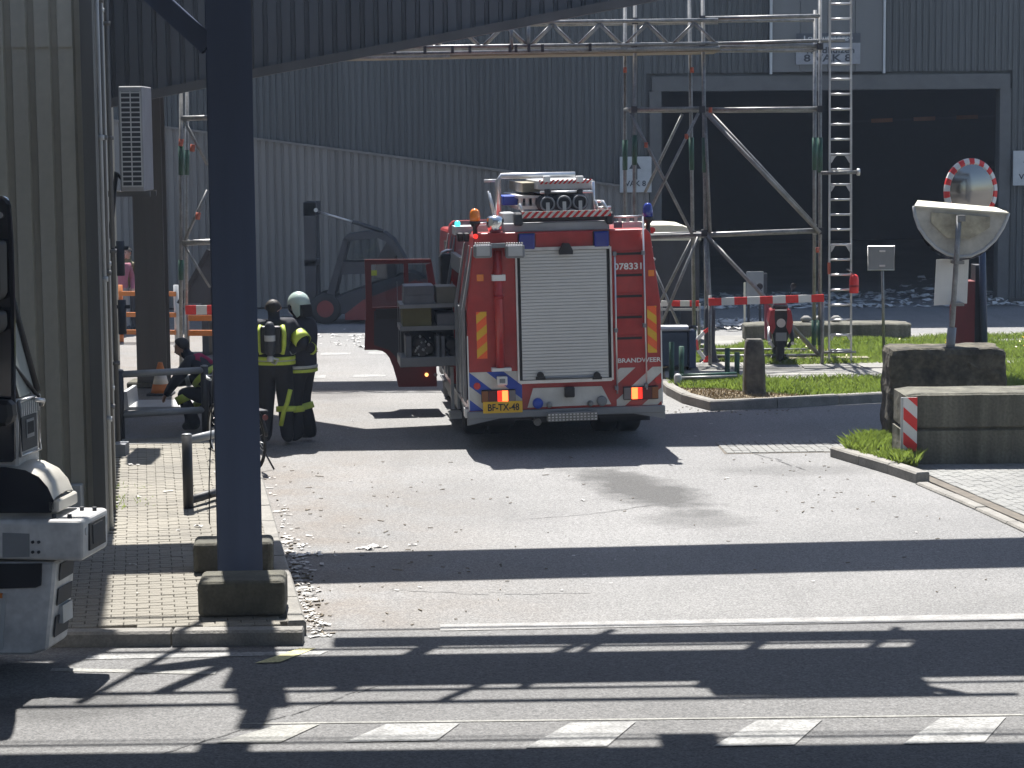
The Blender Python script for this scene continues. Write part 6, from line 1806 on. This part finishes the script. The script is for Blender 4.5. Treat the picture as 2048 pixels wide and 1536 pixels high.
for p, q in (((0, 0, c_), (.42, 0, .30)), ((.42, 0, .30), (.30, 0, .85)), ((0, 0, c_), (.31, 0, .78)), ((.42, 0, .30), (.90, 0, .72)), ((.31, 0, .74), (.88, 0, .82)), ((.87, 0, .95), (L, 0, c_))):
    mb.tube(p, q, .017, 8)
mb.build('frame', M['black'], bk)
mb = MB(); mb.prism([(.16, .90), (.30, .88), (.42, .90), (.42, .93), (.16, .96)], lambda u, v, w: Vector((u, w, v)), -.07, .07); mb.build('saddle', M['black'], bk, bevel=.02)
MB().path([(.66, .30, 1.08), (.80, .27, 1.10), (.88, .05, 1.08), (.87, 0, .98), (.88, -.05, 1.08), (.80, -.27, 1.10), (.66, -.30, 1.08)], .013, 8).build('handlebar', M['chrome'], bk)
for s in (-1, 1): MB().tube((.58, s * .30, 1.07), (.68, s * .30, 1.08), .019, 8).build('grip', M['greylt'], bk)
mb = MB(); mb.path([(-.02 + (WR + .035) * math.cos(t * .2 + .3), 0, c_ + (WR + .035) * math.sin(t * .2 + .3)) for t in range(14)], .022, 6); mb.build('mudguard', M['black'], bk)
MB().tube((.42, -.09, .30), (.42, .09, .30), .05, 12).build('crank', M['alu'], bk)
MB().box(.50, .60, .09, .17, .16, .19).build('pedal', M['black'], bk); MB().box(.24, .34, -.17, -.09, .40, .43).build('pedal', M['black'], bk)
MB().box(-.32, .18, -.06, .06, .74, .76).build('carrier', M['machine'], bk)
MB().disc((-.36, 0, .68), (-1, 0, 0), .035, .02, 10).build('rear_reflector', M['maroon'], bk)
MB().tube((-.05, -.04, c_), (-.15, -.2, .01), .012, 6).build('stand', M['machine'], bk)
# ================================================================== LORRY AT THE LEFT EDGE
LO = W(168, 1371, 16.5)
lz = R(-8.0)
lo = thing('lorry', 'grey and black lorry nose with white bumper parked before the shed', 'lorry', (LO.x, LO.y, 0), lz)
LMI = lo.matrix_basis.inverted()
def LL(px, py, yl=0.0):
    o = LMI @ CAMC; e = LMI @ (CAMC + ray(px, py)); d = e - o
    p = o + d * ((yl - o.y) / d.y); return p.x, p.z
LFN = lambda u, v, w: Vector((u, w, v))
def lpoly(name, pts, m, w0, w1, parent=None, bevel=0.0, yl=0.0, seg=1):
    mb = MB(); mb.prism([LL(x, y, yl) for x, y in pts], LFN, w0, w1)
    return mb.build(name, M[m] if isinstance(m, str) else m, parent or lo, bevel=bevel, fixn=True, seg=seg)
WD = .55
bx = LL(-420, 1200)[0]
# lower front apron with openings
low = lpoly('apron', ((-420, 1126), (108, 1126), (104, 1180), (92, 1302), (60, 1312), (-420, 1312)), 'lorrygrey', .03, WD - .06, bevel=.02)
for i, (ya, yb) in enumerate(((1134, 1168), (1184, 1218), (1240, 1282))):
    xa = 109 - (ya - 1126) * .09; xb = 109 - (yb - 1126) * .09
    mb = MB()
    (u0, z1), (u1, z0) = LL(xa, ya), LL(xb, yb)
    mb.add([(u0 + .006, .12, z1), (u0 + .006, WD - .12, z1), (u1 + .006, WD - .12, z0), (u1 + .006, .12, z0), (u0 + .012, .12, z1), (u0 + .012, WD - .12, z1), (u1 + .012, WD - .12, z0), (u1 + .012, .12, z0)],
           [(4, 5, 6, 7), (3, 2, 1, 0), (0, 1, 5, 4), (1, 2, 6, 5), (2, 3, 7, 6), (3, 0, 4, 7)])
    mb.build('air_intake', M['machine'], low)
(u1, z1), (_, z0) = LL(100, 1222), LL(97, 1258)
MB().box(u1 - .01, u1 + .03, .2, .42, z0, z1).build('front_plate', M['greylt'], lo)
rc2 = lpoly('wheel_recess', ((-120, 1129), (82, 1128), (80, 1172), (70, 1176), (-120, 1182)), 'dark', .012, .029)
lpoly('side_marker', ((-12, 1188), (3, 1188), (3, 1197), (-12, 1197)), 'orange', .01, .029)
lpoly('step_seam', ((2, 1190), (10, 1190), (4, 1300), (-4, 1300)), 'greylt', .018, .029)
# bumper beam with lamp pods
bpr = [LL(x, y) for x, y in ((-420, 1052), (40, 1050), (168, 1040), (168, 1122), (40, 1124), (-420, 1124))]
mb = MB(); mb.prism([(-1.9, .90), (bpr[3][0], bpr[3][1]), (bpr[2][0], bpr[2][1]), (-.55, bpr[2][1] + .0), (-1.9, bpr[2][1])], LFN, -.03, WD + .03)
bmp = mb.build('bumper', M['lorrygrey'], lo, bevel=.035, seg=3)
zc0, zc1 = bpr[3][1] + .05, bpr[2][1] - .045
EX = max(bpr[2][0], bpr[3][0])
MB().box(EX - .02, EX + .008, .10, WD - .08, zc0 + .01, zc1).build('lamp_recess', M['black'], lo)
o = MB().box(EX + .0085, EX + .014, .16, WD - .16, zc0 + .05, zc1 - .02).build('headlamp', M['machine'], lo)
for y in (.05, WD - .05): MB().disc((.012, y, zc1 - .05), (1, 0, 0), .03, .03, 10).build('bumper_bolt', M['greylt'], lo)
for x, y in ((-.1, .08), (-.22, .08), (-.02, .42), (-.12, .42)): MB().disc((x, y, bpr[2][1] - .002), (0, 0, 1), .018, .03, 8).build('rivet', M['machine'], lo)
lpoly('bumper_patch', ((8, 1064), (62, 1066), (62, 1112), (8, 1114)), 'grey', -.034, -.031)
for x in (66, 78): 
    for y in (1084, 1104):
        u, z = LL(x, y, -.03); MB().disc((u, -.031, z), (0, -1, 0), .012, .012, 8).build('bolt', M['machine'], lo)
# hood fairing: curved dusty top over a glossy black flank
hood = [LL(x, y, .1) for x, y in ((-420, 1028), (102, 1026), (108, 1018), (107, 1000), (96, 975), (78, 954), (50, 940), (10, 934), (-420, 932))]
mb = MB(); mb.prism(hood, LFN, .10, .13); mb.build('hood_flank', M['lorryblk'], lo, fixn=True)
mb = MB(); crn = hood[3:]
vs = []; rows = 9
for i in range(rows):
    t = i / (rows - 1); y = .10 + t * (WD - .1); bul = math.sin(math.pi * t) ** .6 * .03
    for (u, z) in crn: vs.append((u + bul * .4, y, z + bul))
nC = len(crn)
mb.add(vs, [(i * nC + j, i * nC + j + 1, (i + 1) * nC + j + 1, (i + 1) * nC + j) for i in range(rows - 1) for j in range(nC - 1)], 0, True)
mb.build('hood_top', M['lorrytop'], lo, fixn=True)
u0, z1 = hood[3]; u1, z0 = hood[1]
MB().box(u0 - .05, u0 + .035, .1, WD, z0, z1 + .0).build('hood_front', M['lorrytop'], lo, bevel=.015)
MB().box(u0 - .3, u0 - .06, .14, WD - .02, z0, z1 + .1).build('hood_core', M['lorryblk'], lo)
# cowl and cab
lpoly('cab_side', ((-420, 930), (27, 925), (27, 640), (22, 470), (17, 405), (8, 392), (-420, 388)), 'lorryblk', .05, .12, bevel=.02, yl=.05)
cx0 = LL(27, 800, .05)[0]; zc = LL(27, 803, .05)[1]; zb_ = LL(27, 922, .05)[1]; zt_ = LL(20, 430, .05)[1]
MB().box(cx0 - 1.6, cx0 - .01, .13, WD + .05, zb_ - .2, zc).build('cowl', M['lorrygrey'], lo, bevel=.02)
gp = MB().box(cx0 - .009, cx0 + .004, .2, WD - .03, zb_ + .05, zc - .14).build('grille_panel', M['machine'], lo)
for i in range(9):
    y = .17 + i * .045
    MB().box(cx0 - .009, cx0 + .016, y, y + .018, zc - .13, zc - .03).build('vent_rib', M['greylt'], lo)
MB().box(cx0 + .005, cx0 + .012, .28, .44, zb_ + .14, zb_ + .28).build('grille_label', M['grey'], lo)
for s in range(7): MB().box(cx0 + .0125, cx0 + .016, .295 + s * .02, .303 + s * .02, zb_ + .17, zb_ + .26).build('label_bar', M['machine'], lo)
mb = MB(); mb.path([(cx0 + .004, .15, zb_ + .02), (cx0 + .004, WD + .03, zb_ + .02), (cx0 + .004, WD + .03, zc - .01), (cx0 + .004, .15, zc - .01)], .014, 6, closed=True); mb.build('panel_edge', M['alu'], lo)
sl_ = .34
ws = [(cx0 - .02, .14, zc + .01), (cx0 - .02, WD + .05, zc + .01), (cx0 - .02 - sl_, WD + .05, zt_), (cx0 - .02 - sl_, .14, zt_)]
mb = MB(); mb.add(ws + [(x - .03, y, z) for x, y, z in ws], [(0, 1, 2, 3), (7, 6, 5, 4), (0, 4, 5, 1), (1, 5, 6, 2), (2, 6, 7, 3), (3, 7, 4, 0)])
mb.build('windscreen', mat('dusty_windscreen', (.34, .36, .34), .25, var=.1, scale=2), lo)
MB().tube(ws[1], ws[2], .035, 8).build('pillar', M['black'], lo); MB().tube(ws[0], ws[3], .035, 8).build('pillar', M['black'], lo)
MB().tube((cx0 + .02, WD - .02, zc - .02), (cx0 - .16, .16, zc + .42), .016, 6).build('wiper', M['black'], lo)
MB().path([(cx0 + .01, WD - .1, zc - .03), (cx0 + .05, WD, zc - .05), (cx0 + .02, WD + .03, zc - .09)], .02, 6).build('wiper_arm', M['alu'], lo)
MB().box(cx0 - 2.2, cx0 - .03 - sl_, .13, WD + .05, zc, zt_ + .3).build('cab_shell', M['lorryblk'], lo)
# near mirror column in front of the pillar
for ya, yb in ((480, 600), (620, 665)):
    lpoly('mirror_housing', ((-40, ya), (12, ya), (14, yb - 14), (6, yb), (-40, yb)), 'black', -.16, .04, bevel=.03, seg=2)
u, z = LL(1, 430, .05); MB().disc((u, .05, z), (0, -1, 0), .025, .02, 10).build('mirror_bolt', M['chrome'], lo)
lpoly('mirror_arm', ((-40, 795), (30, 800), (33, 830), (26, 850), (-40, 850)), 'black', -.1, .04, bevel=.03)
# wheels
for x in (-1.1, -4.4):
    for y in (.05,):
        o = MB().lathe([(.28, 0), (.46, 0), (.5, .05), (.5, .25), (.46, .3), (.28, .3)], (0, 0, 0), 26, Matrix.Rotation(-math.pi / 2, 3, 'X')).build('wheel', M['rubber'], lo)
        o.location = (x, y, .5)
        MB().lathe([(.05, .02), (.27, .04), (.28, .1)], (0, 0, 0), 16, Matrix.Rotation(-math.pi / 2, 3, 'X')).build('rim', M['grey'], o)
MB().box(-6, -.9, .15, .5, .5, .85).build('chassis', M['black'], lo)
MB().box(-7, -2.6, .02, WD - .02, .95, 3.0).build('load_body', M['lorryblk'], lo)

# ================================================================== LITTER
def scrap(mb, p, s, rd):
    a = rd.uniform(0, 6.28); l = s * rd.uniform(.7, 2.2); w = s * rd.uniform(.4, .9)
    d = Vector((math.cos(a), math.sin(a), 0)); e = Vector((-d.y, d.x, 0))
    h = rd.uniform(.2, .8) * s
    mb.add([p - d * l - e * w + Vector((0, 0, .004)), p - e * w * .8 + Vector((0, 0, h)), p + d * l - e * w + Vector((0, 0, .006)), p + d * l + e * w + Vector((0, 0, h * .6)), p + e * w + Vector((0, 0, .004)), p - d * l + e * w + Vector((0, 0, h * .8))],
           [(0, 1, 4, 5), (1, 2, 3, 4)])
rd = random.Random(9)
mb = MB()
for i in range(170):
    b = 17.75 + abs(rd.gauss(0, 1)) * 3.2
    if b > 29: continue
    a_ = 1.27 + max(0, b - 18) * .012 + abs(rd.gauss(0, .09))
    scrap(mb, RF(a_, b, .012), rd.uniform(.008, .028), rd)
for i in range(34): scrap(mb, RF(1.35 + abs(rd.gauss(0, .16)), rd.gauss(21.6, .5), .012), rd.uniform(.015, .035), rd)
for i in range(30): scrap(mb, RF(rd.uniform(1.4, 8.5), rd.uniform(18.2, 33), .01), rd.uniform(.008, .022), rd)
for i in range(70): scrap(mb, G(rd.gauss(730, 60), rd.gauss(681, 8)) + Vector((0, 0, .01)), rd.uniform(.02, .06), rd)
for i in range(16): scrap(mb, RF(rd.uniform(-.35, .9), rd.uniform(19, 28.5), .125), rd.uniform(.015, .035), rd)
for i in range(10): scrap(mb, G(rd.gauss(735, 14), rd.gauss(1098, 2)) + Vector((0, 0, .01)), rd.uniform(.02, .05), rd)
stuff(tag(mb.build('paper_litter', M['paper']), 'scraps of white paper littering the gutter and road', 'litter'))
mb = MB()
for i in range(130):
    a_ = rd.uniform(1.35, 8.6) if rd.random() < .55 else 1.35 + abs(rd.gauss(0, .9)); b = rd.uniform(17.9, 27.5)
    p = RF(a_, b, .012); an = rd.uniform(0, 3.14); l = rd.uniform(.008, .028) * (2.2 if rd.random() < .12 else 1)
    d = Vector((math.cos(an), math.sin(an) , 0)) * l
    mb.bar(p - d, p + d, rd.uniform(.006, .014), .006)
for i in range(100):
    p = RF(1.28 + abs(rd.gauss(0, .10)), 17.8 + abs(rd.gauss(0, 3.0)), .012); an = rd.uniform(0, 3.14); l = rd.uniform(.008, .03)
    d = Vector((math.cos(an), math.sin(an), 0)) * l; mb.bar(p - d, p + d, rd.uniform(.008, .02), .012)
for i in range(70):
    p = G(rd.gauss(1420, 80), rd.gauss(823, 3)) + Vector((0, 0, .012)) if i < 50 else RF(8.1 - abs(rd.gauss(0, .6)), rd.uniform(22, 27), .012)
    an = rd.uniform(0, 3.14); l = rd.uniform(.008, .022); d = Vector((math.cos(an), math.sin(an), 0)) * l
    mb.bar(p - d, p + d, rd.uniform(.006, .014), .006)
stuff(tag(mb.build('wood_chips', M['chip']), 'dark wood chips and twigs scattered on the road', 'litter'))
mb = MB()
for i in range(520):
    x = rd.uniform(3.6, 12.5); y = rd.uniform(51.5, 56.5)
    hill = max(0, .55 - abs(x - 10.6) * .4) * (1 if y > 52.5 else .4)
    scrap(mb, Vector((x, y, rd.uniform(0, hill) + .01)), rd.uniform(.04, .13), rd)
for i in range(130): scrap(mb, Vector((rd.gauss(4.6, .5), rd.uniform(45.8, 48), .02 + rd.random() * .06)), rd.uniform(.04, .1), rd)
stuff(tag(mb.build('waste_paper', M['paper']), 'heap of loose waste paper in the warehouse doorway', 'waste paper'))

# ================================================================== HAZE
hz = MB().box(-420, 420, -75, 615, -1.0, 13.2).build('haze', [])
hz.data.materials.clear()
hm3 = bpy.data.materials.new('haze'); hm3.use_nodes = True
n = hm3.node_tree.nodes; n.clear()
out = n.new('ShaderNodeOutputMaterial'); pv = n.new('ShaderNodeVolumePrincipled')
pv.inputs['Color'].default_value = (0.62, 0.76, 1.0, 1); pv.inputs['Density'].default_value = 0.00068; pv.inputs['Anisotropy'].default_value = 0.2
hm3.node_tree.links.new(pv.outputs[0], out.inputs['Volume'])
hz.data.materials.append(hm3)
stuff(tag(hz, 'thin bluish haze hanging over the whole street', 'haze'))
hz.display_type = 'WIRE'
